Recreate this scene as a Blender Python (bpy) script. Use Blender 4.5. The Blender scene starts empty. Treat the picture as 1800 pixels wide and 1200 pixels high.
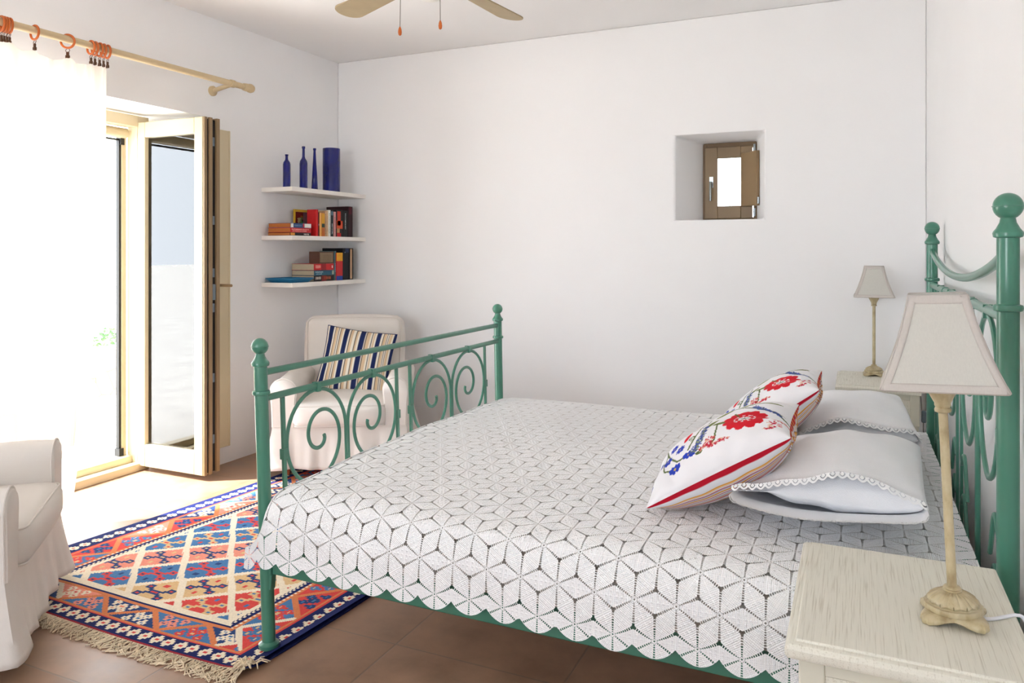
import bpy, bmesh, math, random
import numpy as np
from mathutils import Vector, Matrix
random.seed(7)
rng = np.random.RandomState(5)
PI = math.pi
C = bpy.context.scene.collection

# ------------------------------------------------------------ camera
# room frame: x runs along the back wall (to the right), y into the room, z up
CAM_H, FPX, TH = 1.30, 1330.0, math.atan2(604.0, 1330.0)
cd = bpy.data.cameras.new('camera')
cd.sensor_fit = 'HORIZONTAL'; cd.sensor_width = 36.0
cd.lens = 36.0 * FPX / 1800.0
cd.shift_y = -159.0 / 1800.0
cd.clip_start = 0.05; cd.clip_end = 200
cam = bpy.data.objects.new('camera', cd); C.objects.link(cam)
cam.location = (0, 0, CAM_H); cam.rotation_euler = (PI / 2, 0, TH)
bpy.context.scene.camera = cam

# ------------------------------------------------------------ world, sun, exposure
sc = bpy.context.scene
sc.view_settings.view_transform = 'Standard'
sc.view_settings.look = 'None'
sc.view_settings.gamma = 1.0
sc.view_settings.use_curve_mapping = False
sc.view_settings.exposure = -0.40
w = bpy.data.worlds.new('daylight'); sc.world = w; w.use_nodes = True
bgn = w.node_tree.nodes['Background']
bgn.inputs['Color'].default_value = (0.85, 0.92, 1.0, 1)
bgn.inputs['Strength'].default_value = 13.0
sd = bpy.data.lights.new('sun', 'SUN'); sd.energy = 28.0; sd.angle = math.radians(1.5)
sd.color = (1.0, 0.96, 0.90)
sun = bpy.data.objects.new('sun', sd); C.objects.link(sun)
# sun stands high outside the garden door
sdir = Vector((0.46, 0.30, -0.84)).normalized()
sun.rotation_euler = sdir.to_track_quat('-Z', 'Y').to_euler(); sun.location = (-8, 2, 9)
def portal(name, loc, rot, sx, sy):
    l = bpy.data.lights.new(name, 'AREA'); l.shape = 'RECTANGLE'; l.size = sx; l.size_y = sy
    l.energy = 1; l.cycles.is_portal = True
    o = bpy.data.objects.new(name, l); C.objects.link(o); o.location = loc; o.rotation_euler = rot
portal('portal_garden_door', (-4.3, 2.45, 1.1), (0, -PI / 2, 0), 2.3, 2.2)
portal('portal_added_opening', (-1.6, -1.95, 1.45), (PI / 2, 0, 0), 1.6, 1.5)  # guides daylight through the opening added behind the camera
sc.cycles.max_bounces = 14; sc.cycles.diffuse_bounces = 8
sc.cycles.transparent_max_bounces = 16
sc.cycles.sample_clamp_indirect = 12.0
sc.cycles.use_denoising = True

# ------------------------------------------------------------ small helpers
def lin(h):
    if isinstance(h, str):
        h = h.lstrip('#'); h = [int(h[i:i + 2], 16) / 255 for i in (0, 2, 4)]
    return tuple(v / 12.92 if v <= 0.04045 else ((v + 0.055) / 1.055) ** 2.4 for v in h)

class MB:
    """collects geometry for ONE mesh object"""
    def __init__(s): s.v = []; s.f = []; s.m = []; s.uv = {}; s.cur = 0
    def add(s, vs, fs):
        b = len(s.v); s.v += [tuple(p) for p in vs]
        for f in fs: s.f.append(tuple(b + i for i in f)); s.m.append(s.cur)
        return s
    def mat(s, i): s.cur = i; return s
    def box(s, lo, hi, M=None):
        x0, y0, z0 = lo; x1, y1, z1 = hi
        vs = [(x0,y0,z0),(x1,y0,z0),(x1,y1,z0),(x0,y1,z0),(x0,y0,z1),(x1,y0,z1),(x1,y1,z1),(x0,y1,z1)]
        if M is not None: vs = [tuple(M @ Vector(p)) for p in vs]
        return s.add(vs, [(0,3,2,1),(4,5,6,7),(0,1,5,4),(1,2,6,5),(2,3,7,6),(3,0,4,7)])
    def lathe(s, prof, c=(0,0,0), n=24, M=None):
        vs = []; fs = []
        for r, z in prof:
            for k in range(n):
                a = 2 * PI * k / n
                p = Vector((r * math.cos(a), r * math.sin(a), z))
                if M is not None: p = M @ p
                vs.append((p.x + c[0], p.y + c[1], p.z + c[2]))
        m = len(prof)
        for j in range(m - 1):
            for k in range(n):
                a = j * n + k; b = j * n + (k + 1) % n
                fs.append((a, b, b + n, a + n))
        if prof[0][0] > 1e-6: fs.append(tuple(range(n))[::-1])
        if prof[-1][0] > 1e-6: fs.append(tuple((m - 1) * n + k for k in range(n)))
        return s.add(vs, fs)
    def tube(s, pts, r, n=8, closed=False, flat=1.0, up=None):
        pts = [Vector(p) for p in pts]; N = len(pts)
        rs = r if isinstance(r, (list, tuple)) else [r] * N
        T = []
        for i in range(N):
            if closed: t = pts[(i + 1) % N] - pts[i - 1]
            else: t = pts[min(i + 1, N - 1)] - pts[max(i - 1, 0)]
            T.append(t.normalized() if t.length > 1e-9 else Vector((0, 0, 1)))
        if up is None: up = Vector((0, 0, 1)) if abs(T[0].z) < 0.9 else Vector((1, 0, 0))
        u = (Vector(up) - T[0] * Vector(up).dot(T[0])).normalized()
        vs = []; fs = []
        for i in range(N):
            u = (u - T[i] * u.dot(T[i]))
            u = u.normalized() if u.length > 1e-9 else T[i].orthogonal().normalized()
            w_ = T[i].cross(u)
            for k in range(n):
                a = 2 * PI * k / n
                vs.append(pts[i] + u * (rs[i] * math.cos(a)) + w_ * (rs[i] * flat * math.sin(a)))
        for i in range(N if closed else N - 1):
            for k in range(n):
                a = i * n + k; b = i * n + (k + 1) % n
                c = ((i + 1) % N) * n
                fs.append((a, b, c + (k + 1) % n, c + k))
        if not closed:
            fs.append(tuple(range(n))[::-1]); fs.append(tuple((N - 1) * n + k for k in range(n)))
        return s.add(vs, fs)
    def cyl(s, a, b, r, n=16, r2=None):
        return s.tube([a, b], [r, r if r2 is None else r2], n)
    def ball(s, c, r, n=16, sc3=(1,1,1)):
        m = n // 2 + 1; vs = []; fs = []
        prof = [(max(math.sin(PI * j / (m - 1)), 1e-5), -math.cos(PI * j / (m - 1))) for j in range(m)]
        for rr, z in prof:
            for k in range(n):
                a = 2 * PI * k / n
                vs.append((c[0] + r * rr * math.cos(a) * sc3[0], c[1] + r * rr * math.sin(a) * sc3[1], c[2] + r * z * sc3[2]))
        for j in range(m - 1):
            for k in range(n):
                a = j * n + k; b = j * n + (k + 1) % n; fs.append((a, b, b + n, a + n))
        return s.add(vs, fs)
    def grid(s, fn, nu, nv, cu=False, cv=False, uvfn=None):
        b = len(s.v); vs = []; fs = []
        for i in range(nu + (0 if cu else 1)):
            for j in range(nv + (0 if cv else 1)):
                vs.append(tuple(fn(i / nu, j / nv)))
                if uvfn: s.uv[b + len(vs) - 1] = uvfn(i / nu, j / nv)
        W = nv + (0 if cv else 1); H = nu + (0 if cu else 1)
        for i in range(nu):
            for j in range(nv):
                i2 = (i + 1) % H; j2 = (j + 1) % W
                fs.append((i * W + j, i2 * W + j, i2 * W + j2, i * W + j2))
        return s.add(vs, fs)
    def prism(s, poly, fn, depth):
        """poly: list of 2-D points, fn(a, b, t)->xyz, t in 0..depth"""
        n = len(poly)
        vs = [fn(a, b, 0) for a, b in poly] + [fn(a, b, depth) for a, b in poly]
        fs = [tuple(range(n))[::-1], tuple(range(n, 2 * n))]
        fs += [(i, (i + 1) % n, n + (i + 1) % n, n + i) for i in range(n)]
        return s.add(vs, fs)
    def build(s, name, mats, parent=None, smooth=38, bevel=None, bseg=2, colors=None, subsurf=0, solid=None, loc=None):
        me = bpy.data.meshes.new(name)
        me.from_pydata(s.v, [], s.f)
        if not isinstance(mats, (list, tuple)): mats = [mats]
        for m in mats: me.materials.append(m)
        if len(mats) > 1: me.polygons.foreach_set('material_index', s.m)
        if s.uv:
            uvl = me.uv_layers.new(name='UVMap')
            for l in me.loops: uvl.data[l.index].uv = s.uv.get(l.vertex_index, (0, 0))
        bm = bmesh.new(); bm.from_mesh(me)
        if colors is None: bmesh.ops.recalc_face_normals(bm, faces=bm.faces)
        bm.to_mesh(me); bm.free()
        if colors is not None:
            ca = me.color_attributes.new('Col', 'FLOAT_COLOR', 'POINT' if len(colors) == len(s.v) else 'CORNER')
            arr = np.ones((len(colors), 4), np.float32); arr[:, :3] = colors
            ca.data.foreach_set('color', arr.ravel())
        if smooth:
            me.polygons.foreach_set('use_smooth', [True] * len(me.polygons))
            if smooth < 180: me.set_sharp_from_angle(angle=math.radians(smooth))
        me.update()
        o = bpy.data.objects.new(name, me); C.objects.link(o)
        if parent is not None: o.parent = parent
        if loc is not None: o.location = loc
        if bevel:
            b = o.modifiers.new('bevel', 'BEVEL'); b.width = bevel; b.segments = bseg
            b.limit_method = 'ANGLE'; b.angle_limit = math.radians(40); b.harden_normals = False
        if solid:
            b = o.modifiers.new('solid', 'SOLIDIFY'); b.thickness = solid; b.offset = 0
        if subsurf:
            b = o.modifiers.new('sub', 'SUBSURF'); b.levels = subsurf; b.render_levels = subsurf
        return o

def tag(o, label=None, cat=None, group=None, kind=None):
    if label: o['label'] = label
    if cat: o['category'] = cat
    if group: o['group'] = group
    if kind: o['kind'] = kind
    return o
def thing(name, label, cat, loc=(0, 0, 0), rz=0.0, group=None, rot=None):
    o = bpy.data.objects.new(name, None); C.objects.link(o)
    o.location = loc; o.rotation_euler = rot if rot else (0, 0, rz); o.empty_display_size = 0.1
    return tag(o, label, cat, group)
def struct_empty(name, loc=(0, 0, 0)):
    o = bpy.data.objects.new(name, None); C.objects.link(o); o.location = loc
    o['kind'] = 'structure'; return o
def dup(root, parent=None):
    c = root.copy(); C.objects.link(c)
    if parent is not None: c.parent = parent
    for ch in list(root.children): dup(ch, c)
    return c
def dup_thing(root, loc, rz, label, rot=None, scale=None):
    c = dup(root); c.location = loc; c.rotation_euler = rot if rot else (0, 0, rz); c['label'] = label
    if scale: c.scale = scale
    return c

# ------------------------------------------------------------ node helpers
class E:
    """arithmetic on shader sockets"""
    def __init__(s, nt, sock): s.nt = nt; s.s = sock
    def op(s, op, *o):
        n = s.nt.nodes.new('ShaderNodeMath'); n.operation = op
        for i, a in enumerate((s,) + o):
            if isinstance(a, E): s.nt.links.new(a.s, n.inputs[i])
            else: n.inputs[i].default_value = a
        return E(s.nt, n.outputs[0])
    def __add__(s, o): return s.op('ADD', o)
    def __sub__(s, o): return s.op('SUBTRACT', o)
    def __mul__(s, o): return s.op('MULTIPLY', o)
    def __truediv__(s, o): return s.op('DIVIDE', o)
    def lt(s, o): return s.op('LESS_THAN', o)
    def gt(s, o): return s.op('GREATER_THAN', o)
    def mod(s, o): return s.op('FLOORED_MODULO', o)
    def mx(s, o): return s.op('MAXIMUM', o)
    def mn(s, o): return s.op('MINIMUM', o)
    def abs(s): return s.op('ABSOLUTE')
def newmat(name):
    m = bpy.data.materials.new(name); m.use_nodes = True
    nt = m.node_tree; return m, nt, nt.nodes['Principled BSDF']
def node(nt, t, **kw):
    n = nt.nodes.new(t)
    for k, v in kw.items(): setattr(n, k, v)
    return n
def bump(nt, b, height, strength=0.3, dist=0.002):
    n = node(nt, 'ShaderNodeBump'); n.inputs['Strength'].default_value = strength
    n.inputs['Distance'].default_value = dist
    nt.links.new(height, n.inputs['Height']); nt.links.new(n.outputs[0], b.inputs['Normal']); return n
def noise(nt, scale, detail=3, coord='Object', rough=0.55, mapscale=None):
    tc = node(nt, 'ShaderNodeTexCoord'); src = tc.outputs[coord]
    if mapscale:
        mp = node(nt, 'ShaderNodeMapping'); mp.inputs['Scale'].default_value = mapscale
        nt.links.new(src, mp.inputs[0]); src = mp.outputs[0]
    n = node(nt, 'ShaderNodeTexNoise'); n.inputs['Scale'].default_value = scale
    n.inputs['Detail'].default_value = detail; n.inputs['Roughness'].default_value = rough
    nt.links.new(src, n.inputs['Vector']); return n
def ramp(nt, fac, stops):
    r = node(nt, 'ShaderNodeValToRGB'); e = r.color_ramp.elements
    while len(e) < len(stops): e.new(0.5)
    for k, (p, c) in enumerate(stops): e[k].position = p; e[k].color = (*c, 1)
    nt.links.new(fac, r.inputs[0]); return r
def plain(name, col, rough=0.5, spec=0.4, var=0.06, nscale=12, bstr=0.0, bscale=60, metal=0.0, coat=0.0, mapscale=None):
    m, nt, b = newmat(name); c = lin(col)
    b.inputs['Roughness'].default_value = rough; b.inputs['Specular IOR Level'].default_value = spec
    b.inputs['Metallic'].default_value = metal
    if coat: b.inputs['Coat Weight'].default_value = coat; b.inputs['Coat Roughness'].default_value = 0.15
    n = noise(nt, nscale, mapscale=mapscale)
    r = ramp(nt, n.outputs[0], [(0.3, tuple(x * (1 - var) for x in c)), (0.7, tuple(min(1, x * (1 + var)) for x in c))])
    nt.links.new(r.outputs[0], b.inputs['Base Color'])
    if bstr:
        n2 = noise(nt, bscale, 4, mapscale=mapscale); bump(nt, b, n2.outputs[0], bstr, 0.003)
    return m
def attrmat(name, rough=0.85, weave=900, bstr=0.25, sheen=0.0):
    m, nt, b = newmat(name)
    a = node(nt, 'ShaderNodeVertexColor'); a.layer_name = 'Col'
    nt.links.new(a.outputs[0], b.inputs['Base Color'])
    b.inputs['Roughness'].default_value = rough; b.inputs['Specular IOR Level'].default_value = 0.15
    b.inputs['Sheen Weight'].default_value = sheen
    n = noise(nt, weave, 2); bump(nt, b, n.outputs[0], bstr, 0.001)
    return m

# ------------------------------------------------------------ materials
M = {}
def wallmat(name, col):
    m, nt, b = newmat(name); c = lin(col)
    n = noise(nt, 2.2, 4); r = ramp(nt, n.outputs[0], [(0.3, tuple(x * 0.985 for x in c)), (0.7, c)])
    nt.links.new(r.outputs[0], b.inputs['Base Color']); b.inputs['Roughness'].default_value = 0.9
    b.inputs['Specular IOR Level'].default_value = 0.15
    n2 = noise(nt, 9, 6, rough=0.6); bump(nt, b, n2.outputs[0], 0.16, 0.006); return m
M['plaster'] = wallmat('white_plaster', '#f0f0f1')
M['ceiling'] = wallmat('ceiling_plaster', '#eeeeee')
M['green'] = plain('green_paint', '#447f6b', 0.28, 0.5, 0.03, 8, 0.05, 40, coat=0.25)
M['cream_metal'] = plain('cream_lacquer', '#cdbf9f', 0.35, 0.45, 0.03, 5)
M['taupe'] = plain('taupe_lacquer', '#8f7757', 0.4, 0.4, 0.05, 6, 0.08, 30)
M['taupe_shaded'] = plain('shaded_taupe_lacquer', '#7a5f3f', 0.42, 0.4, 0.06, 6)  # taupe darkened so the window frame's shade sits in its colour
M['dark_gap'] = plain('dark_seal', '#20201f', 0.5, 0.4, 0.1)
M['chrome'] = plain('brushed_steel', '#a9b0b3', 0.25, 0.5, 0.03, metal=1.0)
M['steel_grey'] = plain('grey_fitting', '#6d7a84', 0.4, 0.5, 0.05)
M['white_fabric'] = plain('white_cotton_slipcover', '#ded8d2', 0.92, 0.15, 0.02, 6, 0.35, 500)
M['pillow'] = plain('white_linen', '#eff0f3', 0.9, 0.15, 0.015, 8, 0.25, 350)
M['sheet'] = plain('pale_grey_sheet', '#d6d3d0', 0.9, 0.1, 0.03, 10, 0.2, 200)
M['orange_wood'] = plain('orange_stained_wood', '#c8672b', 0.4, 0.4, 0.15, 20)
M['red_wood'] = plain('reddish_wood', '#a5562c', 0.45, 0.4, 0.15, 20, mapscale=(1, 1, 6))
M['pole'] = plain('pale_wood_pole', '#cdb994', 0.5, 0.35, 0.06, 14, mapscale=(1, 0.1, 1))
M['shelf'] = plain('white_shelf_board', '#ece8e2', 0.5, 0.35, 0.02)
M['blade'] = plain('fan_blade_veneer', '#a8997c', 0.55, 0.3, 0.06, 10, mapscale=(1, 1, 1))
M['fan_white'] = plain('white_enamel', '#efefea', 0.35, 0.5, 0.01)
M['chain'] = plain('grey_cord', '#8d8984', 0.5, 0.4, 0.05)
M['white_cord'] = plain('white_plastic_cord', '#e2e4ea', 0.4, 0.4, 0.01)
M['bronze'] = plain('bronze_clip', '#5b3b27', 0.4, 0.5, 0.1, metal=0.6)
M['fringe'] = plain('rug_fringe_wool', '#dccbb0', 0.95, 0.1, 0.18, 60)
M['ext_white'] = plain('pale_terrace_stone', '#e0ddd8', 0.9, 0.2, 0.08, 3, 0.2, 12)
M['leaf'] = plain('shrub_green', '#5f8059', 0.8, 0.2, 0.3, 20)
M['lamp_gold'] = None

def glassmat(name, tint, tr=0.9):
    m, nt, b = newmat(name); nt.nodes.remove(b)
    out = nt.nodes['Material Output']
    t = node(nt, 'ShaderNodeBsdfTransparent'); t.inputs[0].default_value = (*tint, 1)
    g = node(nt, 'ShaderNodeBsdfGlossy'); g.inputs['Roughness'].default_value = 0.02
    f = node(nt, 'ShaderNodeFresnel'); f.inputs[0].default_value = 1.9
    mx = node(nt, 'ShaderNodeMixShader')
    nt.links.new(f.outputs[0], mx.inputs[0]); nt.links.new(t.outputs[0], mx.inputs[1]); nt.links.new(g.outputs[0], mx.inputs[2])
    nt.links.new(mx.outputs[0], out.inputs[0]); return m
M['glass'] = glassmat('window_glass', (0.97, 0.98, 0.98))

def bluemat():
    m, nt, b = newmat('cobalt_glass')
    b.inputs['Base Color'].default_value = (*lin('#0b137c'), 1)
    b.inputs['Roughness'].default_value = 0.08; b.inputs['Transmission Weight'].default_value = 0.35
    n = noise(nt, 8); r = ramp(nt, n.outputs[0], [(0.3, lin('#080f66')), (0.7, lin('#101b8c'))])
    nt.links.new(r.outputs[0], b.inputs['Base Color']); return m
M['cobalt'] = bluemat()

def tilemat():
    m, nt, b = newmat('clay_floor_tiles')
    tc = node(nt, 'ShaderNodeTexCoord'); mp = node(nt, 'ShaderNodeMapping')
    mp.inputs['Location'].default_value = (1.384, -2.12, 0)
    nt.links.new(tc.outputs['Object'], mp.inputs[0])
    br = node(nt, 'ShaderNodeTexBrick'); br.offset = 0.0; br.squash = 1.0
    br.inputs['Scale'].default_value = 1.0; br.inputs['Brick Width'].default_value = 0.585
    br.inputs['Row Height'].default_value = 0.585; br.inputs['Mortar Size'].default_value = 0.0035
    br.inputs['Mortar Smooth'].default_value = 0.2
    br.inputs['Color1'].default_value = (*lin('#a3836c'), 1); br.inputs['Color2'].default_value = (*lin('#96755e'), 1)
    br.inputs['Mortar'].default_value = (*lin('#8a7464'), 1)
    nt.links.new(mp.outputs[0], br.inputs['Vector'])
    n = noise(nt, 5, 8, rough=0.65); r = ramp(nt, n.outputs[0], [(0.3, (0.55, 0.52, 0.50)), (0.5, (0.86, 0.84, 0.82)), (0.72, (1.15, 1.12, 1.1))])
    mx = node(nt, 'ShaderNodeMix', data_type='RGBA', blend_type='MULTIPLY'); mx.inputs[0].default_value = 0.75
    nt.links.new(br.outputs['Color'], mx.inputs[6]); nt.links.new(r.outputs[0], mx.inputs[7])
    nt.links.new(mx.outputs[2], b.inputs['Base Color'])
    r2 = ramp(nt, n.outputs[0], [(0.3, (0.30,) * 3), (0.7, (0.5,) * 3)])
    nt.links.new(r2.outputs[0], b.inputs['Roughness']); b.inputs['Specular IOR Level'].default_value = 0.4
    inv = E(nt, br.outputs['Fac']) * -1.0 + E(nt, n.outputs[0]) * 0.35
    bump(nt, b, inv.s, 0.5, 0.004); return m
M['tile'] = tilemat()

def oakmat(name, col, gcol, amt=1.0):
    m, nt, b = newmat(name)
    tc = node(nt, 'ShaderNodeTexCoord'); mp = node(nt, 'ShaderNodeMapping')
    mp.inputs['Scale'].default_value = (1.0, 0.022, 1.0)
    n0 = noise(nt, 3.2, 2, mapscale=(1, 0.6, 1))
    nt.links.new(tc.outputs['Object'], mp.inputs[0])
    n = node(nt, 'ShaderNodeTexNoise'); n.inputs['Scale'].default_value = 420; n.inputs['Detail'].default_value = 4
    nt.links.new(mp.outputs[0], n.inputs['Vector'])
    wv = node(nt, 'ShaderNodeTexWave', wave_type='BANDS', bands_direction='X')
    wv.inputs['Scale'].default_value = 26; wv.inputs['Distortion'].default_value = 5; wv.inputs['Detail'].default_value = 2
    wv.inputs['Detail Scale'].default_value = 1.2
    mp2 = node(nt, 'ShaderNodeMapping'); mp2.inputs['Scale'].default_value = (1, 0.05, 1)
    nt.links.new(tc.outputs['Object'], mp2.inputs[0]); nt.links.new(mp2.outputs[0], wv.inputs['Vector'])
    k = E(nt, n.outputs[0]) * 0.80 + E(nt, wv.outputs[0]) * 0.07 + E(nt, n0.outputs[0]) * 0.25
    r = ramp(nt, k.s, [(0.40, lin(gcol)), (0.52, lin(col)), (0.8, tuple(min(1, x * 1.05) for x in lin(col)))])
    nt.links.new(r.outputs[0], b.inputs['Base Color']); b.inputs['Roughness'].default_value = 0.5
    b.inputs['Specular IOR Level'].default_value = 0.3
    bump(nt, b, k.s, 0.25 * amt, 0.0015); return m
M['oak'] = oakmat('limewashed_oak', '#dcd9cc', '#c6c1b1')
M['oak_edge'] = plain('limewashed_edge', '#d3d0c0', 0.5, 0.3, 0.05, 10, 0.1, 50)

def goldmat():
    m, nt, b = newmat('antique_ivory_gold_resin')
    g = node(nt, 'ShaderNodeNewGeometry')
    n = noise(nt, 40, 5, mapscale=(1, 1, 0.5))
    k = E(nt, n.outputs[0]) * 0.7 + E(nt, g.outputs['Pointiness']) * 0.5
    r = ramp(nt, k.s, [(0.42, lin('#8f7a55')), (0.6, lin('#b8a985')), (0.85, lin('#cfc5a8'))])
    nt.links.new(r.outputs[0], b.inputs['Base Color']); b.inputs['Roughness'].default_value = 0.42
    bump(nt, b, n.outputs[0], 0.2, 0.002); return m
M['lamp_gold'] = goldmat()

def shademat(name, col):
    m, nt, b = newmat(name); c = lin(col)
    n = noise(nt, 420, 3, mapscale=(1, 1, 0.25)); r = ramp(nt, n.outputs[0], [(0.3, tuple(x * 0.93 for x in c)), (0.7, c)])
    nt.links.new(r.outputs[0], b.inputs['Base Color']); b.inputs['Roughness'].default_value = 0.9
    b.inputs['Specular IOR Level'].default_value = 0.1
    bump(nt, b, n.outputs[0], 0.15, 0.001)
    out = nt.nodes['Material Output']; t = node(nt, 'ShaderNodeBsdfTranslucent'); t.inputs[0].default_value = (*c, 1)
    mx = node(nt, 'ShaderNodeMixShader'); mx.inputs[0].default_value = 0.25
    nt.links.new(b.outputs[0], mx.inputs[1]); nt.links.new(t.outputs[0], mx.inputs[2]); nt.links.new(mx.outputs[0], out.inputs[0])
    return m
M['shade'] = shademat('linen_lampshade', '#dfddd6')
M['shade_trim'] = shademat('linen_lampshade_binding', '#dcd6d0')

def curtainmat():
    m, nt, b = newmat('sheer_curtain_cotton'); out = nt.nodes['Material Output']
    b.inputs['Base Color'].default_value = (0.80, 0.77, 0.74, 1); b.inputs['Roughness'].default_value = 0.9
    b.inputs['Specular IOR Level'].default_value = 0.1
    n = noise(nt, 300, 2, mapscale=(1, 1, 1)); bump(nt, b, n.outputs[0], 0.1, 0.001)
    t = node(nt, 'ShaderNodeBsdfTranslucent'); t.inputs[0].default_value = (0.80, 0.73, 0.64, 1)
    tr = node(nt, 'ShaderNodeBsdfTransparent')
    m1 = node(nt, 'ShaderNodeMixShader'); m1.inputs[0].default_value = 0.42
    m2 = node(nt, 'ShaderNodeMixShader'); m2.inputs[0].default_value = 0.12
    nt.links.new(b.outputs[0], m1.inputs[1]); nt.links.new(t.outputs[0], m1.inputs[2])
    nt.links.new(m1.outputs[0], m2.inputs[1]); nt.links.new(tr.outputs[0], m2.inputs[2])
    nt.links.new(m2.outputs[0], out.inputs[0]); return m
M['curtain'] = curtainmat()
def bandmat():
    m = M['curtain'].copy(); m.name = 'curtain_crochet_insert'; nt = m.node_tree; b = nt.nodes['Principled BSDF']
    uv = node(nt, 'ShaderNodeUVMap'); uv.uv_map = 'UVMap'; sp = node(nt, 'ShaderNodeSeparateXYZ'); nt.links.new(uv.outputs[0], sp.inputs[0])
    U = E(nt, sp.outputs[0]); V = E(nt, sp.outputs[1])
    k = (U / 0.006).mod(1.0).gt(0.4) * (V / 0.006).mod(1.0).gt(0.4)
    r = ramp(nt, k.s, [(0.0, (0.86, 0.84, 0.81)), (1.0, (0.60, 0.57, 0.54))]); nt.links.new(r.outputs[0], b.inputs['Base Color'])
    return m
M['curtain_band'] = bandmat()

LS = 0.104   # flower spacing of the crochet
def lacemat():
    m, nt, b = newmat('white_crochet_lace'); out = nt.nodes['Material Output']
    uv = node(nt, 'ShaderNodeUVMap'); uv.uv_map = 'UVMap'
    sp = node(nt, 'ShaderNodeSeparateXYZ'); nt.links.new(uv.outputs[0], sp.inputs[0])
    U = E(nt, sp.outputs[0]); V = E(nt, sp.outputs[1]); s = LS; h = s * math.sqrt(3)
    ax = U.mod(s) - s / 2; ay = V.mod(h) - h / 2
    bx = (U + s / 2).mod(s) - s / 2; by = (V + h / 2).mod(h) - h / 2
    da = ax * ax + ay * ay; db = bx * bx + by * by
    sel = da.lt(db)
    inv = sel * -1.0 + 1.0
    gx = ax * sel + bx * inv; gy = ay * sel + by * inv
    rad = (gx * gx + gy * gy).op('SQRT')
    th = gy.op('ARCTAN2', gx)
    mm = th.mod(PI / 3) - PI / 6
    t = rad * mm.op('COSINE'); d = rad * mm.op('SINE').abs()
    R = s / math.sqrt(3)
    wdt = t * 0.035 + 0.0014
    lad = (t / 0.0056).mod(1.0).gt(0.34)
    ray = d.lt(wdt) * lad * t.gt(0.0085)
    tv = (t - R).abs(); dv = (tv * tv + d * d).op('SQRT')
    node3 = dv.lt(0.0048) * dv.gt(0.0020)
    cen = rad.lt(0.0024)
    ring = (rad - 0.0068).abs().lt(0.0007) * (th * 12.0 / (2 * PI)).mod(1.0).gt(0.5)
    # tiny eyelets knitted inside the petals
    m6 = (th + PI / 6).mod(PI / 3) - PI / 6
    t6 = rad * m6.op('COSINE'); d6 = rad * m6.op('SINE').abs()
    eye = (d6 / 0.0042).mod(1.0).gt(0.62) * (t6 / 0.0042).mod(1.0).gt(0.6) * d.gt(0.006) * rad.gt(0.012)
    hole = (ray + node3 + cen + ring).mn(1.0)
    soft = eye * 0.25
    alpha = ((hole + soft).mn(1.0)) * -1.0 + 1.0
    # bobbles and rows
    bobx = (t6 / 0.0125).mod(1.0) - 0.5; boby = (d6 / 0.0115 + 0.5).mod(1.0) - 0.5
    bd = (bobx * bobx + boby * boby).op('SQRT')
    bob = (bd * -3.0 + 1.0).mx(0.0) * d.gt(0.008)
    rows = (t6 * (2 * PI / 0.0042)).op('SINE') * 0.22
    pet = (d * 14.0).mn(0.22)
    hgt = bob + rows + pet
    b.inputs['Base Color'].default_value = (0.93, 0.935, 0.945, 1); b.inputs['Roughness'].default_value = 0.9
    b.inputs['Specular IOR Level'].default_value = 0.1
    bump(nt, b, hgt.s, 0.6, 0.003)
    tr = node(nt, 'ShaderNodeBsdfTransparent'); mx = node(nt, 'ShaderNodeMixShader')
    nt.links.new(alpha.s, mx.inputs[0]); nt.links.new(tr.outputs[0], mx.inputs[1]); nt.links.new(b.outputs[0], mx.inputs[2])
    nt.links.new(mx.outputs[0], out.inputs[0]); return m
M['lace'] = lacemat()
M['embro'] = attrmat('embroidered_cotton', 0.85, 700, 0.3)
M['kilim'] = attrmat('kilim_wool', 0.95, 500, 0.6)

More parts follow.
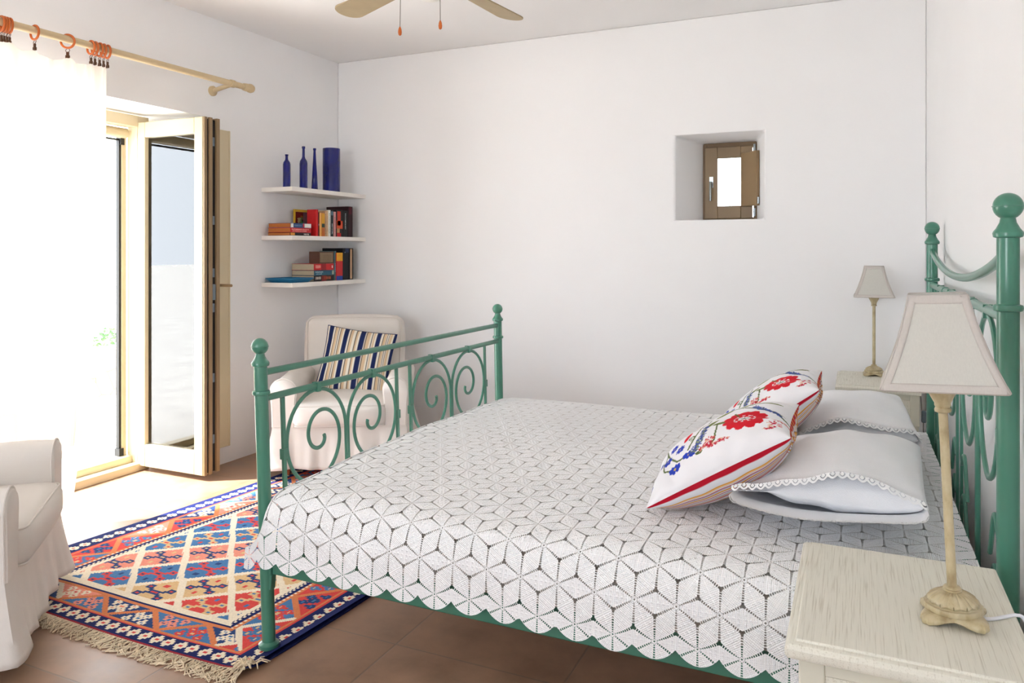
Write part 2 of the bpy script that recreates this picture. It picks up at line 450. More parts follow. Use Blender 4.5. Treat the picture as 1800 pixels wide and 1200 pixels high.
# ============================================================ THE ROOM
XL, XR, YB, YN, ZC = -3.52, 0.345, 4.60, -1.90, 2.70
def slab(name, poly, fn, depth, mat):
    o = MB().prism(poly, fn, depth).build(name, mat, smooth=0); o['kind'] = 'structure'; return o
MB().box((XL - 0.6, YN - 0.4, -0.12), (XR + 0.3, YB + 0.4, 0)).build('floor', M['tile'], smooth=0)['kind'] = 'structure'
MB().box((XL - 0.6, YN - 0.4, ZC), (XR + 0.3, YB + 0.4, ZC + 0.15)).build('ceiling', M['ceiling'], smooth=0)['kind'] = 'structure'
def holed(name, mat, P, outer, h_in, h_out, thick):
    """wall slab with one splayed hole. P(a,b,t): a along wall, b height, t into the wall"""
    a0, a1, b0, b1 = outer
    m = MB()
    for t, (c0, c1, d0, d1) in ((0, h_in), (thick, h_out)):
        O = [P(a0,b0,t),P(a1,b0,t),P(a1,b1,t),P(a0,b1,t)]; H = [P(c0,d0,t),P(c1,d0,t),P(c1,d1,t),P(c0,d1,t)]
        m.add(O + H, [(0,1,5,4),(1,2,6,5),(2,3,7,6),(3,0,4,7)])
    c0, c1, d0, d1 = h_in; e0, e1, g0, g1 = h_out
    A = [P(c0,d0,0),P(c1,d0,0),P(c1,d1,0),P(c0,d1,0)]; B = [P(e0,g0,thick),P(e1,g0,thick),P(e1,g1,thick),P(e0,g1,thick)]
    m.add(A + B, [(0,1,5,4),(1,2,6,5),(2,3,7,6),(3,0,4,7)])
    O0 = [P(a0,b0,0),P(a1,b0,0),P(a1,b1,0),P(a0,b1,0)]; O1 = [P(a0,b0,thick),P(a1,b0,thick),P(a1,b1,thick),P(a0,b1,thick)]
    m.add(O0 + O1, [(0,1,5,4),(1,2,6,5),(2,3,7,6),(3,0,4,7)])
    # weld so that the shell is one clean mesh
    o = m.build(name, mat, smooth=0); bm = bmesh.new(); bm.from_mesh(o.data)
    bmesh.ops.remove_doubles(bm, verts=bm.verts, dist=1e-4); bmesh.ops.recalc_face_normals(bm, faces=bm.faces)
    bm.to_mesh(o.data); bm.free(); o['kind'] = 'structure'
    bv = o.modifiers.new('soft_edges', 'BEVEL'); bv.width = 0.012; bv.segments = 3; bv.limit_method = 'ANGLE'
    return o
holed('wall_left', M['plaster'], lambda a, b, t: (XL - t, a, b), (YN, YB + 0.4, -0.01, ZC), (1.42, 3.36, -0.009, 2.10), (1.62, 3.24, -0.009, 2.12), 0.56)
holed('wall_back', M['plaster'], lambda a, b, t: (a, YB + t, b), (XL, XR, 0.0, ZC), (-1.0, -0.481, 1.487, 2.0), (-0.875, -0.575, 1.487, 1.985), 0.40)
MB().box((XR, YN, 0), (XR + 0.3, YB + 0.4, ZC)).build('wall_right', M['plaster'], smooth=0)['kind'] = 'structure'
holed('wall_near', M['plaster'], lambda a, b, t: (a, YN - t, b), (XL, XR, 0.0, ZC), (-2.4, -0.8, 0.7, 2.2), (-2.4, -0.8, 0.7, 2.2), 0.35)  # unseen opening, added and sized to let fill daylight in behind the camera

# ------------------------------------------------------------ garden door (fixed frame, open leaf, folded shutter)
d1 = struct_empty('door_1', (-3.90, 3.24, 0))
FX = -3.90
f = MB()   # local to door_1: x' = x+3.90, y' = y-3.24
f.box((-0.06, -0.075, 0.0), (0.03, 0.0, 2.10))
f.box((-0.06, -1.60, 2.035), (0.03, -0.075, 2.10))
f.box((-0.06, -1.60, 0.0), (0.03, -1.525, 2.10))
f.build('door_frame', M['cream_metal'], d1, bevel=0.003)
f = MB(); f.box((-0.10, -1.55, 0.0), (0.045, -0.01, 0.045)); f.box((-0.09, -1.55, 0.045), (-0.02, -0.01, 0.085))
f.build('threshold', M['cream_metal'], d1, bevel=0.003)
f = MB(); f.tube([(-0.005 - 0.06, -1.53, 2.0), (-0.005 - 0.06, -0.085, 2.0)], 0.032, 16)
f.build('blind_cassette', M['cream_metal'], d1)
f = MB(); f.box((-0.10, -0.11, 0.085), (-0.065, -0.078, 1.97)); f.build('screen_rail', M['cream_metal'], d1, bevel=0.002)
f = MB(); f.box((-0.095, -0.125, 0.13), (-0.07, -0.11, 1.955)); f.box((-0.10, -0.13, 0.085), (-0.06, -0.10, 0.13))
f.box((-0.10, -0.12, 1.93), (-0.06, -0.095, 2.03)); f.box((-0.095, -0.6, 1.955), (-0.075, -0.11, 1.965))
f.build('screen_seal', M['dark_gap'], d1)
# open glazed leaf: stands square to the wall, hinge at the far jamb
LW, LZ0, LZ1 = 0.545, 0.03, 2.06
leaf = MB()
y0, y1 = -0.075, -0.015
for (a, b, z0, z1) in ((0.02, 0.085, LZ0, LZ1), (LW - 0.065, LW, LZ0, LZ1), (0.085, LW - 0.065, LZ0, LZ0 + 0.13), (0.085, LW - 0.065, LZ1 - 0.09, LZ1)):
    leaf.box((a, y0, z0), (b, y1, z1))
leaf_o = leaf.build('door_leaf', M['cream_metal'], d1, bevel=0.004)
MB().box((0.087, -0.05, LZ0 + 0.125), (LW - 0.067, -0.042, LZ1 - 0.085)).build('glass_pane', M['glass'], leaf_o)
f = MB(); f.box((LW, -0.072, LZ0), (LW + 0.012, -0.052, LZ1)); f.box((LW, -0.038, LZ0), (LW + 0.016, -0.016, LZ1))
f.box((LW - 0.03, 0.012, LZ0 + 0.005), (LW + 0.02, 0.034, LZ1)); f.build('edge_profile', M['taupe'], leaf_o, bevel=0.002)
f = MB(); f.box((LW - 0.03, -0.052, LZ0 + 0.01), (LW + 0.004, 0.012, LZ1 - 0.01))
f.build('edge_groove', M['dark_gap'], leaf_o)
f = MB()
for z in (0.2, 0.55, 0.95, 1.15, 1.45, 1.9): f.box((LW + 0.004, -0.012, z), (LW + 0.012, 0.003, z + 0.05))
f.box((LW + 0.004, -0.014, 1.02), (LW + 0.016, 0.006, 1.11)); f.build('lock_strip', M['steel_grey'], leaf_o, bevel=0.001)
f = MB(); f.tube([(LW - 0.015, 0.03, 1.10), (LW - 0.015, 0.062, 1.10)], 0.010, 12); f.tube([(LW - 0.02, 0.062, 1.10), (LW + 0.0, 0.067, 1.10), (LW + 0.075, 0.067, 1.10)], 0.0085, 12)
f.box((LW - 0.03, 0.032, 1.03), (LW - 0.0, 0.038, 1.15)); f.build('door_handle', M['taupe'], leaf_o)
# inner shutter panel, swung behind the leaf
sh = MB(); sh.box((0.40, 0.045, 0.115), (0.425, 0.248, 2.03))
so = sh.build('shutter_panel', M['cream_metal'], d1, bevel=0.004)
MB().box((0.39, 0.240, 0.115), (0.428, 0.252, 2.03)).build('shutter_edge', M['cream_metal'], so, bevel=0.002)

# ------------------------------------------------------------ small niche window
w1 = struct_empty('window_1', (-0.725, YB + 0.34, 1.487))
f = MB()
W2, H2 = 0.178, 0.50
for (a, b, z0, z1) in ((-W2, -W2 + 0.035, 0, H2), (W2 - 0.035, W2, 0, H2), (-W2 + 0.035, W2 - 0.035, 0, 0.025), (-W2 + 0.035, W2 - 0.035, H2 - 0.035, H2)):
    f.box((a, 0, z0), (b, 0.05, z1))
f.build('window_frame', M['taupe_shaded'], w1, bevel=0.002)
f = MB(); a0, a1 = -W2 + 0.025, W2 - 0.04
g0, g1, h0, h1 = -0.075, 0.068, 0.098, 0.40
for (a, b, z0, z1) in ((a0, g0, 0.018, H2 - 0.028), (g1, a1, 0.018, H2 - 0.028), (g0, g1, 0.018, h0), (g0, g1, h1, H2 - 0.028)):
    f.box((a, -0.022, z0), (b, 0.0, z1))
sash = f.build('window_sash', M['taupe'], w1, bevel=0.003)
MB().box((g0, -0.012, h0), (g1, -0.006, h1)).build('glass_pane', M['glass'], sash)
f = MB(); f.tube([(-0.112, -0.022, 0.245), (-0.112, -0.055, 0.245)], 0.008, 12); f.tube([(-0.112, -0.055, 0.25), (-0.112, -0.06, 0.235), (-0.112, -0.058, 0.13)], 0.0075, 12)
f.box((-0.124, -0.028, 0.215), (-0.10, -0.021, 0.285)); f.build('window_handle', M['chrome'], sash)
f = MB()
for z in (0.03, 0.43): f.tube([(W2 - 0.028, -0.02, z), (W2 - 0.028, -0.02, z + 0.05)], 0.008, 12)
f.build('hinge', M['chrome'], w1)
shp = bpy.data.objects.new('inner_shutter', None); C.objects.link(shp); shp.parent = w1
shp.location = (0.078, -0.03, 0.09); shp.rotation_euler = (0, 0, math.radians(-46))
MB().box((0, -0.012, 0), (0.155, 0.012, 0.335)).build('shutter_board', M['taupe'], shp, bevel=0.004)
f = MB(); f.tube([(0.158, 0.0, 0.01), (0.158, 0, 0.05)], 0.007, 10); f.build('shutter_catch', M['chrome'], shp)

# ------------------------------------------------------------ outside the garden door
o = MB().box((-60, -50, -0.16), (XL - 0.561, 50, -0.03)).build('terrace', M['ext_white'], smooth=0); o['kind'] = 'structure'
o = MB().box((XL - 0.561, -50, -0.16), (30, YN - 0.401, -0.03)).build('terrace', M['ext_white'], smooth=0); o['kind'] = 'structure'
def stonemat():
    m, nt, b = newmat('rubble_stone')
    tc = node(nt, 'ShaderNodeTexCoord'); v = node(nt, 'ShaderNodeTexVoronoi'); v.inputs['Scale'].default_value = 6
    nt.links.new(tc.outputs['Object'], v.inputs['Vector'])
    v2 = node(nt, 'ShaderNodeTexVoronoi', feature='DISTANCE_TO_EDGE'); v2.inputs['Scale'].default_value = 6
    nt.links.new(tc.outputs['Object'], v2.inputs['Vector'])
    r = ramp(nt, v2.outputs[0], [(0.0, lin('#8a6038')), (0.06, lin('#d8c39e')), (1, lin('#eadfc6'))])
    nt.links.new(r.outputs[0], b.inputs['Base Color']); b.inputs['Roughness'].default_value = 0.9
    bump(nt, b, v2.outputs[0], 0.8, 0.03); return m
m = MB()
def gw(u, v):
    y = 3.4 + u * 6.0; prof = [(-6.25, -0.03), (-6.28, 0.32), (-6.33, 0.37), (-6.6, 0.38), (-6.66, 0.33), (-6.7, -0.03)]
    k = v * 5; i = min(int(k), 4); q = k - i; a, b = prof[i], prof[i + 1]
    return (a[0] + (b[0] - a[0]) * q + 0.02 * math.sin(y * 9 + v * 7), y, max(-0.03, a[1] + (b[1] - a[1]) * q + 0.012 * math.sin(y * 13 + 2 * v)))
m.grid(gw, 80, 20)
tag(m.build('garden_wall', stonemat()), 'low rubble stone wall outside the open garden door', 'wall')
m = MB(); rr = random.Random(3)
for k in range(900):
    u = rr.random(); a = rr.random() * PI; q = rr.random() ** 0.5
    c = Vector((-6.9 + 0.22 * q * math.cos(a), 4.2 + u * 2.6, 0.33 + 0.20 * q * math.sin(a) * (0.7 + 0.3 * math.sin(u * 17))))
    d = Vector((rr.uniform(-1, 1), rr.uniform(-1, 1), rr.uniform(-0.3, 1))).normalized() * 0.05
    e = d.orthogonal().normalized() * 0.016
    m.add([c - d * 0.2, c + d * 0.4 + e, c + d, c + d * 0.4 - e], [(0, 1, 2, 3)])
m.tube([(-6.9, 4.3, -0.03), (-6.9, 4.6, 0.4)], 0.02, 6)
m.tube([(-6.9, 5.9, -0.03), (-6.9, 6.1, 0.4)], 0.02, 6)
tag(m.build('garden_shrub', M['leaf'], smooth=0), 'small green shrub growing beyond the low stone wall outside', 'shrub')

# ============================================================ BED
BX0, BX1, BY0, BY1 = -1.76, 0.298, 1.92, 3.69     # foot x, head x, near y, far y
bed = thing('iron_bed', 'green painted iron double bed with scrollwork headboard and footboard', 'bed', (BX0, BY0, 0))
BL, BW = BX1 - BX0, BY1 - BY0
def post(name, x, y, zball, rball, zc, zr, foot_z):
    m = MB(); r = 0.0215; s = rball / 0.0275
    m.lathe([(0.030, foot_z), (0.033, foot_z + 0.006), (0.033, foot_z + 0.014), (r, foot_z + 0.022), (r, zr - 0.008), (0.0275, zr - 0.006), (0.029, zr), (0.0275, zr + 0.006),
             (r, zr + 0.008), (r, zc - 0.010), (0.0275, zc - 0.008), (0.029, zc), (0.0275, zc + 0.004), (0.0225, zc + 0.010 * s), (0.016, zc + 0.022 * s), (0.014, zc + 0.032 * s), (0.0155, zball - rball * 0.82)], (x, y, 0), 28)
    o = m.build(name, M['green'], bed)
    b = MB(); b.ball((x, y, zball), rball, 28)
    b.tube([(x + (rball + 0.0002) * math.cos(a), y + (rball + 0.0002) * math.sin(a), zball) for a in np.linspace(0, 2 * PI, 33)[:-1]], 0.0012, 6, closed=True)
    b.build('ball_finial', M['green'], o, smooth=50)
    return o
RUGZ = 0.009
# local coordinates: x from the foot (0) to the head (BL), y from near (0) to far (BW)
post('foot_post', 0, 0, 0.987, 0.0273, 0.932, 0.836, RUGZ)
post('foot_post', 0, BW, 0.987, 0.0273, 0.932, 0.836, RUGZ)
post('head_post', BL, 0, 1.396, 0.0290, 1.338, 1.178, 0.0)
post('head_post', BL, BW, 1.396, 0.0290, 1.338, 1.178, 0.0)
# footboard rails and bars
MB().cyl((0, 0.015, 0.900), (0, BW - 0.015, 0.900), 0.0115, 14).build('top_rail', M['green'], bed)
MB().cyl((0, 0.015, 0.815), (0, BW - 0.015, 0.815), 0.0115, 14).build('lower_rail', M['green'], bed)
MB().cyl((0, 0.015, 0.34), (0, BW - 0.015, 0.34), 0.0115, 14).build('cross_rail', M['green'], bed)
def flatbar(m, x, y, z0, z1, w_=0.016, t=0.008):
    m.box((x - t / 2, y - w_ / 2, z0), (x + t / 2, y + w_ / 2, z1))
def scroll_pts(yc, zc, a, bz, sgn, turns=2.0, n=90, zb=None):
    """starts on the side sgn (+1 = far side), climbs over the top and winds inwards"""
    pts = []
    for k in range(n + 1):
        q = k / n; ang = q * turns * 2 * PI
        # radius profile: full outside for the first 3/4 turn, then tightens
        full = 0.75 / turns
        if q < full: f_ = 1.0
        else:
            h = (q - full) / (1 - full); f_ = 1.0 - 0.90 * (h ** 0.72) if h < 1 else 0.1
            f_ = max(f_, 0.10)
        yy = yc + sgn * a * f_ * math.cos(ang) + sgn * 0.02 * (1 - f_)
        zz = zc + bz * f_ * math.sin(ang) - 0.006 * (1 - f_)
        pts.append((0, yy, zz))
    return pts
def footscroll(yc, a, sgn, name='scroll', x=0.0, zt=0.802, bz=0.165, zbot=0.34, r=0.0062):
    zc = zt - bz; m = MB()
    pts = [(x, yc + sgn * a, zbot)] + [(x, p[1], p[2]) for p in scroll_pts(yc, zc, a, bz, sgn, 2.0)]
    m.tube(pts, r, 10, flat=1.15, up=(1, 0, 0))
    m.box((x - 0.011, yc - 0.010, zt - 0.008), (x + 0.013, yc + 0.010, zt + 0.026))
    return m.build(name, M['green'], bed)
for side in (0, 1):
    y0_, y1_ = (0.098, 0.788) if side == 0 else (0.892, 1.608)
    aa = (y1_ - y0_) / 4
    for y_ in (y0_, y1_):
        m = MB(); flatbar(m, 0, y_, 0.34, 0.81); m.box((-0.008, y_ - 0.012, 0.595), (0.008, y_ + 0.012, 0.63)); m.build('upright_bar', M['green'], bed)
    footscroll(y0_ + aa + 0.004, aa - 0.010, +1)
    footscroll(y1_ - aa - 0.004, aa - 0.010, -1)
# the old footboard leans a little away from the mattress
def lean_foot(o):
    for v in o.data.vertices:
        v.co.x += 0.018 - (0.040 - 0.020 * v.co.y / BW) * v.co.z
    for ch in o.children: lean_foot(ch)
for o in list(bed.children):
    if o.name.split('.')[0] != 'head_post': lean_foot(o)
# headboard: drooping top rod, rail, scroll panels
m = MB(); pts = []
for k in range(41):
    q = k / 40; pts.append((BL, 0.01 + q * (BW - 0.02), 1.300 - 0.083 * (1 - (2 * q - 1) ** 2) ** 0.9))
m.tube(pts, 0.012, 12); m.build('drooping_top_rod', M['green'], bed)
MB().cyl((BL, 0.015, 1.155), (BL, BW - 0.015, 1.155), 0.0125, 14).build('headboard_rail', M['green'], bed)
MB().cyl((BL, 0.015, 0.34), (BL, BW - 0.015, 0.34), 0.0125, 14).build('cross_rail', M['green'], bed)
for q in (0.30, 0.70):
    MB().tube([(BL, BW * q - 0.012, 1.155), (BL, BW * q + 0.012, 1.155)], 0.0145, 14).build('rail_collar', M['green'], bed)
for side in (0, 1):
    y0_, y1_ = (0.098, 0.788) if side == 0 else (0.892, 1.608)
    aa = (y1_ - y0_) / 4
    for y_ in (y0_, y1_):
        m = MB(); flatbar(m, BL, y_, 0.34, 1.15, 0.018); m.box((BL - 0.008, y_ - 0.013, 0.86), (BL + 0.008, y_ + 0.013, 0.895)); m.build('upright_bar', M['green'], bed)
    for sgn, yc in ((1, y0_ + aa + 0.004), (-1, y1_ - aa - 0.004)):
        o = footscroll(yc, aa - 0.010, sgn, 'headboard_scroll', BL, 1.142, 0.20)
    # hooked side curls beneath the scrolls
    for (ya, s_) in ((y0_, 1), (y1_, -1)):
        for zt in (0.62, 0.50, 0.40):
            m = MB(); P = []
            for k in range(15):
                q = k / 14
                P.append((BL, ya + s_ * (0.008 + 0.135 * q), zt + 0.085 * math.sin(PI * min(q * 1.35, 1.0)) * q ** 0.6 - 0.10 * max(0, q - 0.75) * 2.2 + 0.045 * (1 - q) * 0.5))
            m.tube(P, 0.0058, 9, up=(1, 0, 0)); m.build('curl', M['green'], bed)
# side rails with hook brackets
for y_ in (0.0, BW):
    m = MB(); m.box((0.03, y_ - 0.004, 0.250), (BL - 0.02, y_ + 0.004, 0.345)); m.box((0.03, y_ - 0.004, 0.250), (BL - 0.02, y_ + (0.03 if y_ == 0 else -0.03), 0.256))
    m.build('side_rail', M['green'], bed, bevel=0.003)
    for x_, s_ in ((0, 1), (BL, -1)):
        m = MB(); m.box((min(x_, x_ + s_ * 0.036), y_ - 0.012, 0.245), (max(x_, x_ + s_ * 0.036), y_ + 0.012, 0.352))
        m.add([(x_ + s_ * 0.02, y_ - 0.012, 0.20), (x_ + s_ * 0.034, y_ - 0.012, 0.20), (x_ + s_ * 0.038, y_ - 0.012, 0.25), (x_ + s_ * 0.02, y_ - 0.012, 0.25),
               (x_ + s_ * 0.02, y_ + 0.012, 0.20), (x_ + s_ * 0.034, y_ + 0.012, 0.20), (x_ + s_ * 0.038, y_ + 0.012, 0.25), (x_ + s_ * 0.02, y_ + 0.012, 0.25)],
              [(0,1,2,3),(4,5,6,7),(0,1,5,4),(1,2,6,5),(2,3,7,6),(3,0,4,7)])
        m.build('rail_bracket', M['green'], bed, bevel=0.003)
for k in range(8):
    m = MB(); x_ = 0.15 + k * 0.25; m.box((x_, 0.003, 0.27), (x_ + 0.07, BW - 0.003, 0.285)); m.build('slat', M['pole'], bed)

# mattress and its fitted sheet
TOPZ = 0.506
def rbox(lo, hi, r, n=6, puff=0.0):
    m = MB(); cx, cy, cz = [(lo[i] + hi[i]) / 2 for i in range(3)]
    hx, hy, hz = [(hi[i] - lo[i]) / 2 for i in range(3)]
    # superellipsoid-like rounded box through cube-sphere mapping
    N = 12
    def face(fx):
        b = len(m.v); vs = []
        for i in range(N + 1):
            for j in range(N + 1):
                u, v = -1 + 2 * i / N, -1 + 2 * j / N
                u = math.sin(u * PI / 2) ** 1 if True else u; v = math.sin(v * PI / 2)
                p = fx(u, v)
                q = [p[0] * hx, p[1] * hy, p[2] * hz]
                inner = [max(-h + r, min(h - r, c)) for c, h in zip(q, (hx, hy, hz))]
                d = Vector([q[k] - inner[k] for k in range(3)])
                if d.length > 1e-9: d = d.normalized() * r
                o_ = Vector(inner) + d
                pf = puff * (1 - u * u) * (1 - v * v)
                nx = Vector(fx(0, 0)) * pf
                vs.append((cx + o_.x + nx.x, cy + o_.y + nx.y, cz + o_.z + nx.z))
        fs = [(i * (N + 1) + j, (i + 1) * (N + 1) + j, (i + 1) * (N + 1) + j + 1, i * (N + 1) + j + 1) for i in range(N) for j in range(N)]
        m.add(vs, fs)
    face(lambda u, v: (u, v, 1)); face(lambda u, v: (v, u, -1)); face(lambda u, v: (1, u, v)); face(lambda u, v: (-1, v, u))
    face(lambda u, v: (v, 1, u)); face(lambda u, v: (u, -1, v))
    return m
def weld(o, d=1e-5):
    bm = bmesh.new(); bm.from_mesh(o.data); bmesh.ops.remove_doubles(bm, verts=bm.verts, dist=d)
    bmesh.ops.recalc_face_normals(bm, faces=bm.faces); bm.to_mesh(o.data); bm.free(); return o
mt = weld(rbox((-1.712, 1.915, 0.288), (0.262, 3.695, TOPZ), 0.05).build('mattress', M['sheet'], smooth=180))
tag(mt, 'thick mattress in a pale grey sheet under the crocheted bedspread', 'mattress')

# crochet bedspread
def bump_xy(x, y):
    return 0.006 * math.sin(2.1 * x + 1.0) * math.sin(1.7 * y) + 0.003 * math.sin(7 * x + 3 * y) + 0.002 * math.sin(13 * y - 5 * x)
path = []   # (y, z, v) from near bottom to far bottom ; v measured along the cloth, 0 = last row of flowers
cs = [(1.845, 0.338), (1.848, 0.40), (1.857, 0.45), (1.872, 0.488), (1.893, 0.512), (1.925, 0.526), (1.97, 0.531), (2.02, 0.533), (2.8, 0.545), (3.57, 0.533), (3.62, 0.531), (3.68, 0.520), (3.71, 0.49), (3.73, 0.43), (3.745, 0.33)]
seg = [0]
for a, b in zip(cs[:-1], cs[1:]): seg.append(seg[-1] + math.hypot(b[0] - a[0], b[1] - a[1]))
def along(t):
    for k in range(len(seg) - 1):
        if t <= seg[k + 1] or k == len(seg) - 2:
            q = (t - seg[k]) / (seg[k + 1] - seg[k]); a, b = cs[k], cs[k + 1]
            # Catmull-Rom for soft folds
            p0 = cs[max(k - 1, 0)]; p3 = cs[min(k + 2, len(cs) - 1)]
            f_ = lambda i: 0.5 * (2 * a[i] + (b[i] - p0[i]) * q + (2 * p0[i] - 5 * a[i] + 4 * b[i] - p3[i]) * q * q + (-p0[i] + 3 * a[i] - 3 * b[i] + p3[i]) * q ** 3)
            if k in (6, 7, 8, 9): return a[0] + (b[0] - a[0]) * q, a[1] + (b[1] - a[1]) * q
            return f_(0), f_(1)
X0, X1 = -1.700, 0.274
UFO = 0.13
us = [-UFO + (X1 - X0 + UFO) * i / 240 for i in range(241)]
def scal(u): return 0.010 + 0.032 * abs(math.cos(PI * u / LS)) ** 0.75
vs_ = [-1.0, -0.66, -0.33] + list(np.concatenate([np.linspace(0, seg[7], 44), np.linspace(seg[7], seg[9], 110)[1:], np.linspace(seg[9], seg[-1], 18)[1:]]))
m = MB(); nV = len(vs_)
for i, u in enumerate(us):
    for j, t in enumerate(vs_):
        if t < 0: y, z = cs[0][0] + 0.003 * t, cs[0][1] + t * scal(u); vv = t * scal(u)
        else: y, z = along(t); vv = t
        q = min(1, max(0, (0.525 - z) / 0.16)) if y < 2.5 else 0.0
        zz = z; yy = y
        if z > 0.51: zz += bump_xy(X0 + u, y) * min(1, (z - 0.51) / 0.02)
        else:
            yy += 0.022 * max(0, min(1, (u - 1.50) / 0.12)) * q * (1 if y < 2.5 else 0)
            yy += (0.006 * math.sin(u * 9.0 + 1) + 0.004 * math.sin(u * 23 + z * 9)) * q
        if u < 0:
            x = X0 + u * (0.42 * q ** 1.3) - 0.014 * (1 - q) * math.sin(min(1, -u / 0.03) * PI / 2)
            zz += u * (1 - q); yy += -0.02 * q * (-u / UFO) + 0.0
        else:
            x = X0 + u
            e = max(0.0, 1 - u / 0.05); zz -= 0.012 * e * e * (1 - q)
        m.uv[len(m.v)] = (u, vv); m.v.append((x, yy, zz))
for i in range(len(us) - 1):
    for j in range(nV - 1):
        a = i * nV + j; m.f.append((a, a + nV, a + nV + 1, a + 1)); m.m.append(0)
spread = m.build('crochet_bedspread', M['lace'], smooth=180)
tag(spread, 'white crocheted lace bedspread with scalloped hem draped over the bed', 'bedspread')

# ============================================================ CUSHIONS AND PILLOWS
class Canvas:
    tf = None
    def __init__(s, n, col): s.n = n; s.a = np.ones((n, n, 3)) * np.array(lin(col)); g = (np.arange(n) + 0.5) / n; s.U, s.V = np.meshgrid(g, g, indexing='ij')
    def put(s, mask, col): s.a[mask] = lin(col)
    def disc(s, u, v, r, col):
        if s.tf: u, v, r = s.tf(u, v, r)
        s.put((s.U - u) ** 2 + (s.V - v) ** 2 < r * r, col)
    def ell(s, u, v, ang, a, b, col):
        if s.tf: u, v, q = s.tf(u, v, 1.0); a *= q; b *= q
        du, dv = s.U - u, s.V - v; c_, s_ = math.cos(ang), math.sin(ang)
        s.put(((du * c_ + dv * s_) / a) ** 2 + ((-du * s_ + dv * c_) / b) ** 2 < 1, col)
    def curve(s, P, r, col):
        for (a, b) in zip(P[:-1], P[1:]):
            n = max(2, int(math.hypot(b[0] - a[0], b[1] - a[1]) / (r * 0.5)))
            for k in range(n): q = k / n; s.disc(a[0] + (b[0] - a[0]) * q, a[1] + (b[1] - a[1]) * q, r, col)
    def flower(s, u, v, r, col, n=8, core='#d9b13c', a0=0.0):
        for k in range(n):
            an = a0 + 2 * PI * k / n; s.ell(u + 0.6 * r * math.cos(an), v + 0.6 * r * math.sin(an), an, r * 0.46, r * 0.27, col)
        s.disc(u, v, r * 0.16, core)
    def sprig(s, u, v, r, col, seed, col2=None):
        q = random.Random(seed)
        for k in range(26):
            an = q.random() * 2 * PI; rr = r * q.random() ** 0.5
            s.ell(u + rr * math.cos(an), v + rr * math.sin(an), an, 0.010, 0.0035, col2 if (col2 and k % 4 == 0) else col)
def bez(p, n=20):
    out = []
    for k in range(n + 1):
        t = k / n; q = [Vector(a) for a in p]
        while len(q) > 1: q = [q[i] * (1 - t) + q[i + 1] * t for i in range(len(q) - 1)]
        out.append((q[0].x, q[0].y))
    return out
